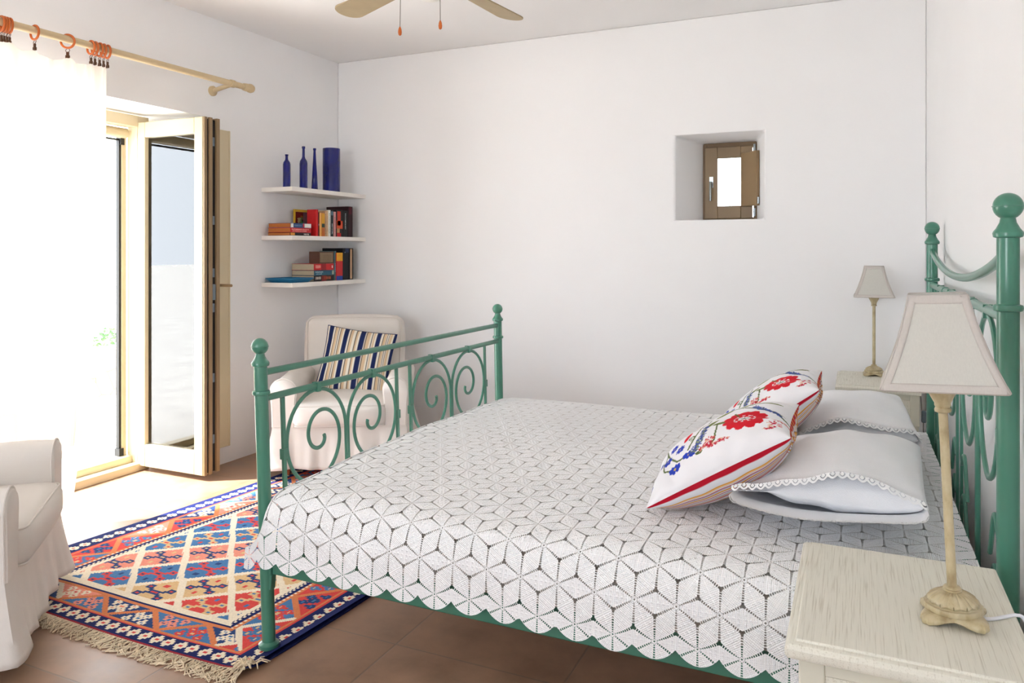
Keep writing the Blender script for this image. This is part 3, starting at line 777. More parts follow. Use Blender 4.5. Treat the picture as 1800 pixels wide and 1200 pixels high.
def embroidery(n):
    c = Canvas(n, '#ecebee')
    _q = lambda u: u if u > 0.13 else 0.13 - (0.13 - u) * 0.25
    c.tf = lambda u, v, r: (_q(0.35 + (u - 0.52) * 1.16), 0.50 + (v - 0.52) * 1.08, r * 1.18)
    _cv = c.curve; c.curve = lambda P, r, col: _cv(P, r * 1.35, col); _fl = c.flower; c.flower = lambda u, v, r, *k: _fl(u, v, r * 0.98, *k); G, G2, B, R = '#5b6a3a', '#7f8a52', '#2f45b4', '#d3202f'
    # u: 0 near side .. 1 far side ; v: 0 bottom .. 1 top
    stem = bez([(0.55, 0.06), (0.62, 0.3), (0.95, 0.35), (0.80, 0.9)]); c.curve(stem, 0.0045, G)
    c.curve(bez([(0.60, 0.20), (0.45, 0.22), (0.30, 0.30), (0.26, 0.42)]), 0.004, G)
    c.curve(bez([(0.52, 0.22), (0.30, 0.17), (0.22, 0.28)]), 0.004, G)
    c.curve(bez([(0.55, 0.08), (0.42, 0.03), (0.34, 0.06)]), 0.004, G)
    c.curve(bez([(0.60, 0.14), (0.62, 0.05), (0.56, 0.04)]), 0.004, G)
    for (u, v, r) in ((0.50, 0.28, 0.034), (0.42, 0.34, 0.036), (0.30, 0.40, 0.042), (0.40, 0.235, 0.038), (0.20, 0.29, 0.044), (0.34, 0.06, 0.040), (0.46, 0.145, 0.036), (0.60, 0.10, 0.03)):
        c.flower(u, v, r, B, 8, '#dcb84a', 0.3)
    for (u, v, s_) in ((0.24, 0.46, 1), (0.47, 0.42, -1), (0.42, 0.17, 1)):
        P = [(u + 0.03 * (1 - k / 22) * math.cos(k * 0.42) * s_, v + 0.03 * (1 - k / 22) * math.sin(k * 0.42)) for k in range(22)]
        c.curve(P, 0.0035, G)
    for (u, v, an, a, b) in ((0.62, 0.47, 0.9, 0.055, 0.02), (0.56, 0.56, 0.5, 0.06, 0.022), (0.72, 0.62, 1.2, 0.06, 0.02), (0.50, 0.62, 1.9, 0.05, 0.018), (0.75, 0.80, 1.4, 0.07, 0.016), (0.83, 0.88, 1.6, 0.07, 0.014), (0.70, 0.33, 1.2, 0.05, 0.018), (0.64, 0.22, 1.4, 0.05, 0.014)):
        c.ell(u, v, an, a, b, G2); c.curve([(u - a * math.cos(an), v - a * math.sin(an)), (u + a * math.cos(an), v + a * math.sin(an))], 0.003, G)
    c.curve(bez([(0.72, 0.52), (0.55, 0.50), (0.44, 0.44), (0.36, 0.40)]), 0.004, G)
    for k in range(9):
        q = k / 8; u, v = 0.52 - 0.20 * q, 0.52 - 0.10 * q + 0.03 * math.sin(q * 3)
        c.sprig(u, v, 0.022, '#48589c', 40 + k, G2)
    c.ell(0.52, 0.39, 0.4, 0.055, 0.018, R); c.ell(0.78, 0.44, 0.8, 0.05, 0.016, '#c63b58')
    # sprays of tiny red blooms
    c.curve(bez([(0.50, 0.60), (0.36, 0.60), (0.26, 0.55)]), 0.004, G)
    for (u, v) in ((0.30, 0.50), (0.23, 0.56), (0.27, 0.63), (0.34, 0.55), (0.36, 0.93), (0.44, 0.955), (0.28, 0.90)): c.sprig(u, v, 0.032, '#c22f45', int(u * 999), '#e2b59a')
    # big carnation
    fu, fv = 0.47, 0.77
    for k in range(11):
        an = 2 * PI * k / 11; c.ell(fu + 0.085 * math.cos(an), fv + 0.085 * math.sin(an), an + PI / 2, 0.034, 0.050, R)
        for j in (-0.12, 0.12): c.ell(fu + 0.118 * math.cos(an + j), fv + 0.118 * math.sin(an + j), an, 0.016, 0.009, R)
    c.disc(fu, fv, 0.060, '#ecebee')
    for k in range(9): an = 2 * PI * k / 9 + 0.2; c.ell(fu + 0.048 * math.cos(an), fv + 0.048 * math.sin(an), an, 0.015, 0.014, R)
    c.disc(fu, fv, 0.034, '#ecebee')
    for k in range(7): an = 2 * PI * k / 7; c.ell(fu + 0.022 * math.cos(an), fv + 0.022 * math.sin(an), an, 0.012, 0.0035, '#6a5a48')
    c.disc(fu, fv, 0.009, '#7d7a5a')
    # blue spray and leaves towards the top
    c.curve(bez([(0.78, 0.60), (0.70, 0.80), (0.62, 0.92), (0.50, 0.99)]), 0.004, G)
    for k in range(8): c.sprig(0.69 - 0.03 * k * 0.6, 0.83 + 0.017 * k, 0.02, '#3f55a8', 90 + k, G)
    c.curve(bez([(0.62, 0.70), (0.55, 0.72), (0.52, 0.74)]), 0.004, G)
    return c.a
def stripes(n):
    c = Canvas(n, '#dcdde2')
    # stripes run parallel to the near edge: bands of u
    for (a, b, col) in [(a_ * 0.21 + k_ * 0.21, b_ * 0.21 + k_ * 0.21, c_) for k_ in (0, 1, 2, 3, 4) for (a_, b_, c_) in ((0.0, 0.022, '#b3162c'), (0.022, 0.028, '#f0e6e4'), (0.028, 0.050, '#b3162c'), (0.078, 0.085, '#20243f'), (0.150, 0.155, '#4a5da6'), (0.165, 0.170, '#4a5da6'),
                        (0.235, 0.243, '#20243f'), (0.262, 0.330, '#dc9d44'), (0.330, 0.336, '#f0dcb8'), (0.336, 0.36, '#dc9d44'), (0.392, 0.40, '#20243f'), (0.43, 0.46, '#b3162c'), (0.49, 0.495, '#4a5da6'), (0.53, 0.538, '#20243f'), (0.56, 0.62, '#dc9d44'), (0.65, 0.66, '#20243f'), (0.70, 0.73, '#b3162c'), (0.78, 0.785, '#4a5da6'), (0.83, 0.84, '#20243f'), (0.87, 0.92, '#dc9d44'), (0.95, 0.98, '#b3162c'))]:
        c.put((c.U >= a) & (c.U < b), col)
        # mitred border along the top edge
        d = 1 - c.V; c.put((d * 1.15 >= a) & (d * 1.15 < b) & (d < 0.16) & (d < c.U), col)
    return c.a
def pad(m, O, U, V, N, W, H, T, n, ear=0.035, dent=None, pw=0.5):
    """two-sided cushion; returns per-vertex (side,u,v). O = corner, U,V,N = unit axes"""
    info = []
    idx = {}
    for side in (0, 1):
        for i in range(n + 1):
            for j in range(n + 1):
                u, v = i / n, j / n
                if side and (i in (0, n) or j in (0, n)): idx[(1, i, j)] = idx[(0, i, j)]; continue
                a, b = 2 * u - 1, 2 * v - 1
                a = 0.4 * a + 0.6 * math.sin(a * PI / 2); b = 0.4 * b + 0.6 * math.sin(b * PI / 2)
                ru, rv = u, v; u, v = (a + 1) / 2, (b + 1) / 2
                # edges pull inwards between the corners
                uu = u - ear * a * (1 - b * b) * abs(a); vv = v - ear * b * (1 - a * a) * abs(b)
                h = ((1 - a * a) * (1 - b * b)) ** pw
                dd = dent(u, v, side) if dent else 0
                h = T * (h + dd * min(1, h * 3)) * (1 if side == 0 else -1)
                p = O + U * (uu * W) + V * (vv * H) + N * h
                idx[(side, i, j)] = len(m.v); m.v.append(tuple(p)); info.append((side, u, v, ru, rv))
    for side in (0, 1):
        for i in range(n):
            for j in range(n):
                q = [idx[(side, i, j)], idx[(side, i + 1, j)], idx[(side, i + 1, j + 1)], idx[(side, i, j + 1)]]
                m.f.append(tuple(q if side == 0 else q[::-1])); m.m.append(side)
    return info
def colored_cushion(name, front, back, n, pos, parent=None, arc=True, **kw):
    m = MB(); info = pad(m, *pos, n, **kw)
    cols = np.zeros((len(m.v), 3)); nf = front.shape[0]
    # colour the face corners so that the two sides meet crisply at the seam
    corner = []
    K = len(front)
    half = len(m.f) // 2
    uvs = [i_[1:] for i_ in info]
    for fi, f_ in enumerate(m.f):
        src = front if fi < half else back
        for vi in f_:
            u, v = uvs[vi][:2] if fi < half or not arc else uvs[vi][2:]; corner.append(src[min(K - 1, int(u * K)), min(K - 1, int(v * K))])
    o = m.build(name, M['embro'], parent, smooth=180, colors=np.array(corner))
    return o, m, info
def piping(o, O, U, V, W, H, ear, mat, r=0.004, name='piping'):
    P = []
    for (fa) in ((lambda t: (t, 0)), (lambda t: (1, t)), (lambda t: (1 - t, 1)), (lambda t: (0, 1 - t))):
        for k in range(16):
            u, v = fa(k / 16); a, b = 2 * u - 1, 2 * v - 1
            uu = u - ear * a * (1 - b * b) * abs(a); vv = v - ear * b * (1 - a * a) * abs(b)
            P.append(tuple(O + U * (uu * W) + V * (vv * H)))
    return MB().tube(P, r, 7, closed=True).build(name, mat, o)
M['red_piping'] = plain('red_seam_cord', '#b3162c', 0.85, 0.15, 0.05)
EMB = embroidery(420); STR = stripes(420)
def wr(seed):
    def f_(u, v, side):
        return 0.05 * math.sin(9 * u + 5 * v + seed) * (1 - abs(2 * u - 1)) + 0.04 * math.sin(26 * u + seed) * math.exp(-v * 5) + (0.06 if side == 0 else 0.015) * math.sin(30 * v + 4 * u + seed) * math.exp(-u * 9) + 0.05 * math.sin(33 * u + seed * 2) * math.exp(-(1 - v) * 6)
    return f_
def cush(ax, ay, az, tilt, yaw, W, H, T, label, name='embroidered_cushion', n=230):
    V = Vector((math.cos(tilt) * math.cos(yaw), math.cos(tilt) * math.sin(yaw), math.sin(tilt)))
    U = Vector((-math.sin(yaw), math.cos(yaw), 0)); N = U.cross(V) * -1
    if N.z < 0: N = -N
    O = Vector((ax, ay, az)); O0 = O.copy()
    o, m_, i_ = colored_cushion(name, EMB, STR, n, (Vector((0, 0, 0)), U, V, N, W, H, T), ear=0.03, dent=wr(1.3 + ay), pw=0.46)
    o.location = O0
    tag(o, label, 'cushion', 'embroidered cushions on the bed')
    return o
cush(-0.545, 2.130, 0.565, math.radians(31.5), 0.02, 0.475, 0.455, 0.105, 'nearer embroidered floral cushion with striped back, leaning on the front white pillow')
cush(-0.47, 2.72, 0.565, math.radians(37), 0.02, 0.45, 0.45, 0.100, 'farther embroidered floral cushion with striped back, half hidden behind the nearer one', n=180)

# white pillows in lace trimmed cases
def lace_trim_mat():
    m, nt, b = newmat('lace_edging'); out = nt.nodes['Material Output']
    uv = node(nt, 'ShaderNodeUVMap'); uv.uv_map = 'UVMap'; sp = node(nt, 'ShaderNodeSeparateXYZ'); nt.links.new(uv.outputs[0], sp.inputs[0])
    U = E(nt, sp.outputs[0]); V = E(nt, sp.outputs[1])
    p = U.mod(0.022) - 0.011
    rr = (p * p + (V - 0.004) * (V - 0.004)).op('SQRT')
    hol = (rr - 0.0060).abs().lt(0.0013) * V.gt(0.004)
    hol2 = (p.abs() - 0.004).abs().lt(0.001) * V.lt(0.003)
    al = ((hol + hol2).mn(1.0)) * -1.0 + 1.0
    b.inputs['Base Color'].default_value = (*lin('#eeeeee'), 1); b.inputs['Roughness'].default_value = 0.9
    tr = node(nt, 'ShaderNodeBsdfTransparent'); mx = node(nt, 'ShaderNodeMixShader')
    nt.links.new(al.s, mx.inputs[0]); nt.links.new(tr.outputs[0], mx.inputs[1]); nt.links.new(b.outputs[0], mx.inputs[2]); nt.links.new(mx.outputs[0], out.inputs[0]); return m
M['lace_trim'] = lace_trim_mat()
def pillow(loc, rot, W, H, T, label, seed, seamed=True):
    """W across the bed's length (x), H along y; the open lace hem faces -y"""
    def dn(u, v, side): return -0.45 * max(0, 1 - u / 0.55) ** 1.2 + 0.05 * math.sin(7 * u + seed) * math.sin(5 * v + seed * 2) + 0.03 * math.sin(19 * u + 11 * v + seed) + 0.035 * math.sin(24 * u + seed) * math.exp(-v * 7)
    m = MB(); pad(m, Vector((-W / 2, -H / 2, 0)), Vector((1, 0, 0)), Vector((0, 1, 0)), Vector((0, 0, 1)), W, H, T, 60, ear=0.035, dent=dn, pw=0.38)
    o = m.build('pillow', M['pillow'], smooth=180)
    o.location = loc; o.rotation_euler = rot
    tag(o, label, 'pillow', 'white pillows on the bed')
    # pillowcase: upper and lower sheet that run past the pillow's near end, edged with crochet
    def case(top):
        s_ = 1 if top else -1
        def surf(u, v):      # v 0 = open hem, 1 = far end
            a, b = 2 * u - 1, 2 * v - 1
            y = -H / 2 - (0.012 if top else 0.045) + v * (H + 0.02); bb = max(-0.93, min(1, 2 * (y + H / 2) / H - 1))
            base = ((1 - a * a) ** 0.38) * ((max(0, 1 - bb * bb)) ** 0.38)
            h = T * (base + dn(u, max(0, min(1, v)), 0) * min(1, base * 3)) + 0.006
            if not top: h = -(T * base * 0.98 + 0.003)
            hem = math.exp(-v * 9)
            if top:
                h = h * (1 - hem * 0.10) + hem * (0.030 * math.sin(PI * u) + 0.008 * math.sin(11 * u + seed)) + 0.002
            else: h = max(h, -T + 0.004) + 0.001
            return Vector((a * W / 2 * (1.01 + 0.03 * hem), y + 0.010 * hem * math.sin(9 * u + seed), h))
        mm = MB(); mm.grid(surf, 70, 50)
        part = mm.build('pillowcase', M['pillow'], o, smooth=180)
        tr = MB(); L = W
        def trim(u, v):
            p = surf(u, 0); q = surf(u, 0.04); d = (p - q); d.z -= 0.006; d = d.normalized()
            sc_ = 0.004 + (0.0155 - 0.004) * (1 if v == 0 else 1)
            dep = v * (0.010 + 0.008 * abs(math.sin(PI * u * W / 0.022)))
            d2 = Vector((0, -0.5, -0.85)) if top else Vector((0, -1, 0.0))
            return p + d2 * dep
        tr.grid(trim, 200, 3, uvfn=lambda u, v: (u * W, v * 0.016))
        tr.build('lace_edging', M['lace_trim'], part, smooth=180)
        return part
    case(True); case(False)
    if seamed:
        m2 = MB()
        for u in (0.40, 0.66):
            z = T * 0.93; m2.tube([(-W / 2 + u * W, -H / 2 + 0.13, z * 1.03), (-W / 2 + u * W + 0.003, -H / 2 + 0.09, z * 0.99)], 0.0009, 5)
    return o
pillow((-0.055, 2.50, 0.640), (math.radians(-1.5), math.radians(-3), math.radians(-3)), 0.46, 0.70, 0.082, 'front white linen pillow with its lace hem facing the near nightstand', 1.1)
pillow((-0.045, 3.27, 0.640), (math.radians(1), math.radians(-4), math.radians(2)), 0.46, 0.68, 0.080, 'rear white linen pillow lying behind the front pillow by the far nightstand', 3.4)

# ============================================================ NIGHTSTANDS AND LAMPS
NZ = 0.645
def nightstand(label, loc, rz=0.0):
    t = thing('nightstand', label, 'nightstand', loc, rz, 'matching nightstands beside the bed')
    # local: x 0 (front, drawer side) .. 0.365 (wall side), y 0 (near) .. 0.50
    LX, LY = 0.370, 0.492
    m = MB(); n = 0
    prof = [(0.0, -0.030), (-0.004, -0.022), (-0.004, -0.012), (0.002, -0.006), (0.008, -0.0045), (0.012, -0.0045), (0.013, 0.0)]
    # moulded edge swept round the board
    def loop(off, z): return [(off, off, z), (LX - off * 0.3, off, z), (LX - off * 0.3, LY - off, z), (off, LY - off, z)]
    rings = [loop(o_, NZ + z_) for o_, z_ in prof]
    vs = [p for r_ in rings for p in r_]; fs = []
    for k in range(len(rings) - 1):
        for j in range(4): a = k * 4 + j; b = k * 4 + (j + 1) % 4; fs.append((a, b, b + 4, a + 4))
    fs.append((3, 2, 1, 0)); k = (len(rings) - 1) * 4; fs.append((k, k + 1, k + 2, k + 3))
    m.add(vs, fs); m.build('table_top', M['oak'], t, smooth=30, bevel=0.0012)
    z0, z1 = 0.465, NZ - 0.030
    m = MB(); i0, i1, j0, j1 = 0.018, LX - 0.005, 0.018, LY - 0.018
    for (a, b, c_, d_) in ((i0, i0 + 0.04, j0, j0 + 0.04), (i1 - 0.04, i1, j0, j0 + 0.04), (i0, i0 + 0.04, j1 - 0.04, j1), (i1 - 0.04, i1, j1 - 0.04, j1)):
        m.box((a, c_, z0), (b, d_, z1))
    m.box((i0, j0 + 0.04, z1 - 0.018), (i0 + 0.02, j1 - 0.04, z1)); m.box((i0, j0 + 0.04, z0), (i0 + 0.02, j1 - 0.04, z0 + 0.016))
    m.box((i1 - 0.012, j0 + 0.04, z0), (i1, j1 - 0.04, z1)); m.box((i0 + 0.03, j0 + 0.02, z0), (i1 - 0.03, j1 - 0.02, z0 + 0.01))
    for (yy, s_) in ((j0, 1), (j1, -1)):
        a, b = (yy, yy + 0.016 * s_); lo, hi = min(a, b), max(a, b)
        m.box((i0 + 0.04, lo, z1 - 0.028), (i1 - 0.04, hi, z1)); m.box((i0 + 0.04, lo, z0), (i1 - 0.04, hi, z0 + 0.024))
    m.build('body', M['oak_edge'], t, bevel=0.0025)
    for (yy, s_) in ((j0 + 0.006, 1), (j1 - 0.006, -1)):
        m = MB(); m.box((i0 + 0.038, min(yy, yy + 0.006 * s_), z0 + 0.02), (i1 - 0.038, max(yy, yy + 0.006 * s_), z1 - 0.024)); m.build('side_panel', M['oak'], t)
    m = MB(); m.box((i0 - 0.004, j0 + 0.043, z0 + 0.019), (i0 + 0.016, j1 - 0.043, z1 - 0.021)); dr = m.build('drawer', M['oak'], t, bevel=0.003)
    m = MB(); P = []
    for k in range(13):
        q = k / 12 * PI; P.append((i0 - 0.006 - 0.022 * math.sin(q), LY / 2 - 0.04 * math.cos(q), (z0 + z1) / 2 - 0.012 * math.sin(q)))
    m.tube(P, 0.0042, 8)
    for s_ in (-1, 1): m.ball((i0 - 0.006, LY / 2 + 0.04 * s_, (z0 + z1) / 2), 0.009, 10)
    m.build('drawer_pull', M['dark_gap'], dr)
    prof = [(0.015, 0.0), (0.019, 0.012), (0.016, 0.03), (0.012, 0.05), (0.015, 0.14), (0.019, 0.26), (0.021, 0.34), (0.015, 0.38), (0.015, 0.395), (0.022, 0.41), (0.022, 0.425), (0.015, 0.44), (0.019, 0.450), (0.019, z0)]
    for (a, c_) in ((i0 + 0.02, j0 + 0.02), (i1 - 0.02, j0 + 0.02), (i0 + 0.02, j1 - 0.02), (i1 - 0.02, j1 - 0.02)):
        MB().lathe(prof, (a, c_, 0), 18).build('leg', M['oak_edge'], t)
    m = MB(); m.box((i0 + 0.01, j0 + 0.01, 0.16), (i1 - 0.01, j1 - 0.01, 0.178)); m.build('lower_shelf', M['oak'], t, bevel=0.003)
    return t
ns = nightstand('near limewashed oak nightstand, its top filling the lower right corner', (-0.105, 1.352, 0))
ns2 = dup_thing(ns, (-0.088, 4.05, 0), 0.0, 'far limewashed oak nightstand standing against the back wall by the small lamp')

def lamp(label, loc, rz):
    t = thing('table_lamp', label, 'lamp', loc, rz, 'matching table lamps on the nightstands')
    # foot: square with clawed corners, arched between them
    m = MB(); nA = 144
    def sq(a, r, pw=6.0):
        c_, s_ = math.cos(a), math.sin(a); return r / ((abs(c_) ** pw + abs(s_) ** pw) ** (1 / pw))
    rings = []
    spec = [(0.049, 0.0, 1), (0.0515, 0.004, 1), (0.0505, 0.011, 1), (0.0465, 0.015, .9), (0.0445, 0.0165, .3), (0.0455, 0.0170, 0), (0.0465, 0.019, 0), (0.0465, 0.0245, 0), (0.0455, 0.0265, 0), (0.041, 0.027, 0)]
    for (r_, z_, sqf) in spec:
        ring = []
        for k in range(nA):
            a = 2 * PI * k / nA
            rr = r_ * (1 - sqf) + sqf * sq(a, r_, 5)
            cor = abs(math.sin(2 * a)) ** 3
            rr += sqf * 0.003 * cor - sqf * 0.0065 * (1 - abs(math.sin(2 * a))) ** 1.2
            zz = z_
            if z_ < 0.008 and sqf == 1: zz = z_ + 0.0085 * (1 - cor) ** 1.2 * (1 if z_ == 0 else 0.75)
            if sqf == 1: rr += 0.0016 * math.sin(36 * a) * cor
            if z_ in (0.019, 0.0245): rr += 0.0011 * abs(math.sin(14 * a)) - 0.0008
            ring.append((rr * math.cos(a), rr * math.sin(a), zz))
        rings.append(ring)
    vs = [p for r_ in rings for p in r_]; fs = []
    for k in range(len(rings) - 1):
        for j in range(nA): a = k * nA + j; b = k * nA + (j + 1) % nA; fs.append((a, b, b + nA, a + nA))
    fs.append(tuple(range(nA))[::-1]); k = (len(rings) - 1) * nA; fs.append(tuple(k + j for j in range(nA)))
    m.add(vs, fs); base = m.build('base', M['lamp_gold'], t, smooth=50)
    m = MB()
    for k in range(12):       # petals lying over the dome
        a = 2 * PI * k / 12; ca, sa = math.cos(a), math.sin(a)
        def pf(u, v, ca=ca, sa=sa):
            r_ = 0.012 + 0.0285 * v; w_ = (0.0035 + 0.0075 * math.sin(min(1, v * 1.05) * PI * 0.62) ** 1.0) * (1 if v < 0.9 else math.sqrt(max(0, 1 - ((v - 0.9) / 0.1) ** 2)) * 0.9 + 0.1)
            x = (2 * u - 1) * w_; z = 0.046 - 0.017 * v ** 1.7 + 0.0068 * math.cos((2 * u - 1) * PI / 2) * (0.4 + 0.6 * v) - 0.0022 * math.exp(-((2 * u - 1) * 5) ** 2)
            return (r_ * ca - x * sa, r_ * sa + x * ca, z)
        m.grid(pf, 8, 10)
    m.build('petal_collar', M['lamp_gold'], base, smooth=60, solid=0.0015)
    MB().lathe([(0.041, 0.027), (0.037, 0.030), (0.028, 0.036), (0.016, 0.044), (0.013, 0.047), (0.0145, 0.048), (0.0155, 0.050), (0.013, 0.052), (0.0145, 0.054), (0.012, 0.057), (0.0082, 0.058), (0.0078, 0.061),
                (0.0078, 0.20), (0.0076, 0.350), (0.0076, 0.366)], n=24).build('stem', M['lamp_gold'], t)
    m = MB(); nA = 72; prof = [(0.009, 0.340), (0.013, 0.342), (0.0138, 0.346), (0.0115, 0.350), (0.0135, 0.354), (0.013, 0.357), (0.017, 0.364), (0.024, 0.376), (0.029, 0.390), (0.030, 0.396), (0.027, 0.397), (0.008, 0.380)]
    vs = []; fs = []
    for r_, z_ in [(a_, b_ + 0.024) for a_, b_ in prof]:
        fl = max(0, min(1, (z_ - 0.382) / 0.02)) if r_ > 0.01 else 0
        for k in range(nA):
            a = 2 * PI * k / nA; rr = r_ * (1 - 0.12 * fl * (1 - abs(math.cos(6 * a)) ** 0.6)); vs.append((rr * math.cos(a), rr * math.sin(a), z_ + 0.004 * fl * abs(math.cos(6 * a))))
    for k in range(len(prof) - 1):
        for j in range(nA): a = k * nA + j; b = k * nA + (j + 1) % nA; fs.append((a, b, b + nA, a + nA))
    m.add(vs, fs); m.build('socket_cup', M['lamp_gold'], t, smooth=50)
    MB().lathe([(0.012, 0.404), (0.012, 0.44), (0.019, 0.455), (0.024, 0.48), (0.018, 0.505), (0.004, 0.515)], n=16).build('bulb', M['pillow'], t)
    # shade: square, sides curve outwards towards the bottom
    def half(v): return 0.0455 + (0.0955 - 0.0455) * (0.60 * v + 0.40 * v * v)
    def zz(v): return 0.575 - 0.159 * v
    def ring_pt(q, h, r=0.010):      # q 0..1 round a rounded square
        s_ = q * 4; k = int(s_) % 4; f_ = s_ - int(s_)
        u = -1 + 2 * f_; x, y = (h, u * h)
        cx_ = h - r
        if abs(y) > cx_:
            an = math.atan2(abs(y) - cx_, 1e-9 + (h - cx_)); p = (abs(y) - cx_) / r; an = p * PI / 4
            x = cx_ + r * math.cos(an); y = math.copysign(cx_ + r * math.sin(an), y)
        for _ in range(k): x, y = -y, x
        return x, y
    def sf(u, v):
        h = half(v); bow = 0.0
        x, y = ring_pt(u, h); return (x, y, zz(v))
    m = MB(); m.grid(sf, 96, 20, cu=True); shade = m.build('lamp_shade', M['shade'], t, smooth=30, solid=0.0015)
    m = MB()
    def band(v0, v1, off=0.0015):
        def g_(u, v):
            vv = v0 + (v1 - v0) * v; h = half(max(0, min(1, vv))) + off * (1 - (2 * v - 1) ** 4); x, y = ring_pt(u, h, 0.0105); return (x, y, zz(vv))
        m.grid(g_, 96, 6, cu=True)
    band(-0.012, 0.088); band(0.925, 1.015, 0.0022)
    for k in range(4):
        for s_ in (-1, 1):
            def cor(u, v, k=k, s_=s_):
                h = half(v) + 0.0014; w_ = 0.0115; y = s_ * (h - 0.002 - u * w_); x = h if abs(y) < h - 0.0105 else h - 0.002 * ((abs(y) - h + 0.0105) / 0.0105) ** 2
                for _ in range(k): x, y = -y, x
                return (x, y, zz(v))
            m.grid(cor, 3, 20)
    m.build('shade_binding', M['shade_trim'], shade, smooth=40, solid=0.0012)
    return t
lp = lamp('table lamp on the near nightstand, linen shade overlapping the green bed post', (0.156, 1.552, NZ), math.radians(-3.5))
lp2 = dup_thing(lp, (0.088, 4.42, NZ), math.radians(0), 'table lamp on the far nightstand against the back wall')
lp.rotation_euler = (0, math.radians(-2.6), math.radians(-3.5)); lp.location.z += 0.0022; lp.location.x += 0.003
# cords
m = MB(); P = [(0.1995, 1.562, NZ + 0.0045), (0.222, 1.572, NZ + 0.004), (0.245, 1.592, NZ + 0.004), (0.262, 1.60, NZ + 0.006), (0.274, 1.603, NZ - 0.002), (0.288, 1.605, NZ - 0.05), (0.30, 1.61, NZ - 0.3), (0.31, 1.62, 0.01), (0.32, 1.72, 0.006)]
def smooth_path(P, n=8):
    P = [Vector(p) for p in P]; out = []
    for i in range(len(P) - 1):
        p0, p1, p2, p3 = P[max(i - 1, 0)], P[i], P[i + 1], P[min(i + 2, len(P) - 1)]
        for k in range(n):
            t = k / n; out.append(0.5 * (2 * p1 + (p2 - p0) * t + (2 * p0 - 5 * p1 + 4 * p2 - p3) * t * t + (-p0 + 3 * p1 - 3 * p2 + p3) * t ** 3))
    out.append(P[-1]); return out
m.tube(smooth_path(P), 0.0032, 8); tag(m.build('lamp_cord', M['white_cord']), 'white lamp cord leaving the near lamp base across the nightstand', 'cord')
t = thing('lamp_cord', 'grey lamp cord with inline switch hanging between far nightstand and bed', 'cord', (0, 0, 0))
m = MB(); P = [(0.140, 4.375, NZ + 0.005), (0.20, 4.36, NZ + 0.004), (0.270, 4.33, NZ + 0.005), (0.291, 4.30, NZ - 0.008), (0.294, 4.26, 0.58), (0.292, 4.15, 0.52), (0.296, 4.12, 0.47), (0.30, 4.2, 0.25), (0.30, 4.3, 0.006)]
m.tube(smooth_path(P), 0.0028, 8); m.build('cable', M['chain'], t)
m = MB(); m.box((0.287, 4.105, 0.478), (0.308, 4.125, 0.535)); m.build('inline_switch', M['steel_grey'], t, bevel=0.005)

# ============================================================ KILIM RUG
RC = {'m': lin('#2a4272'), 'n': lin('#1a2458'), 'w': lin('#e6d9c2'), 'r': lin('#cf4743'), 'b': lin('#4775a3'), 'p': lin('#e08e7a'), 'o': lin('#cf7c4f'), 'y': lin('#d5b283'), 'k': lin('#1b2036'), 'd': lin('#8f2531')}
NX, NY = 297, 450
def star(i, j):   # stepped cross-star
    a, b = abs(i), abs(j)
    if a <= 1 and b <= 1: return 'r' if a + b < 2 else 'w'
    if (a <= 1 and b <= 5) or (b <= 1 and a <= 4) or (a <= 2 and b <= 3) or (a <= 3 and b <= 2): return 'w'
    return None
def motif(i, j, ca, cb, cc):     # centre block, four outlying blocks joined by stepped arms
    a, b = abs(i), abs(j)
    if a <= 2 and b <= 1: return cc
    if a <= 4 and b <= 3 and not (a > 3 and b > 2): return cb
    da, db = abs(a - 10), abs(b - 6)
    if da <= 1 and db <= 1: return cc
    if (da <= 3 and db <= 2) or (da <= 1 and db <= 3): return cb
    if 5 <= a <= 7 and 2 <= b <= 5: return cb
    if a <= 1 and 10 <= b <= 12: return cc
    return ca
LAT = [('b', 'y', 'r'), ('p', 'm', 'y'), ('b', 'r', 'm'), ('y', 'm', 'r'), ('r', 'y', 'b'), ('b', 'y', 'r'), ('p', 'm', 'y'), ('b', 'r', 'm')]
def field(i, j):
    A, B = 26.0, 24.0
    jit = 0.012 * ((int(i) + int(j)) % 3)
    s_ = (i / A + j / B) / 2; d_ = (i / A - j / B) / 2
    fs_, fd_ = s_ - math.floor(s_), d_ - math.floor(d_)
    if min(fs_, 1 - fs_, fd_, 1 - fd_) < 0.062 + jit: return 'w'
    si, di = math.floor(s_), math.floor(d_)
    ci = (si + di + 1) * A; cj = (si - di) * B
    ca, cb, cc = LAT[di % len(LAT)]
    return motif(int(round(i - ci)), int(round(j - cj)), ca, cb, cc)
def border(s, d, D, seed):   # s along, d 0..D across the band: zigzag triangles
    P_ = 52; k = math.floor(s / P_); f_ = s - k * P_
    tri = abs(f_ - P_ / 2) / (P_ / 2) * D
    if abs(d - (D - tri)) < 2.3: return 'w' if (k + seed) % 4 == 0 else 'o'
    up = d < D - tri
    k2 = math.floor((s + P_ / 2) / P_)
    sets = [('b', 'p', 'm'), ('r', 'm', 'b'), ('m', 'w', 'b'), ('p', 'w', 'r'), ('b', 'r', 'y'), ('m', 'w', 'p'), ('r', 'b', 'y')]
    ca, cb, cc = sets[(k * 2 + seed) % 7 if up else (k2 * 2 + 3 + seed) % 7]
    ii = int((f_ if up else (f_ + P_ / 2) % P_) - P_ / 2); jj = int(d - (D * 0.32 if up else D * 0.68))
    a, b = abs(ii), abs(jj)
    for (oa, ob) in ((0, 0), (8, 3 if up else -3), (4, -4 if up else 4)):
        da, db = abs(a - oa), abs(jj + ob)
        if da <= 1 and db == 0: return cc
        if (da <= 3 and db <= 1) or (da <= 1 and db <= 3): return cb
    return ca
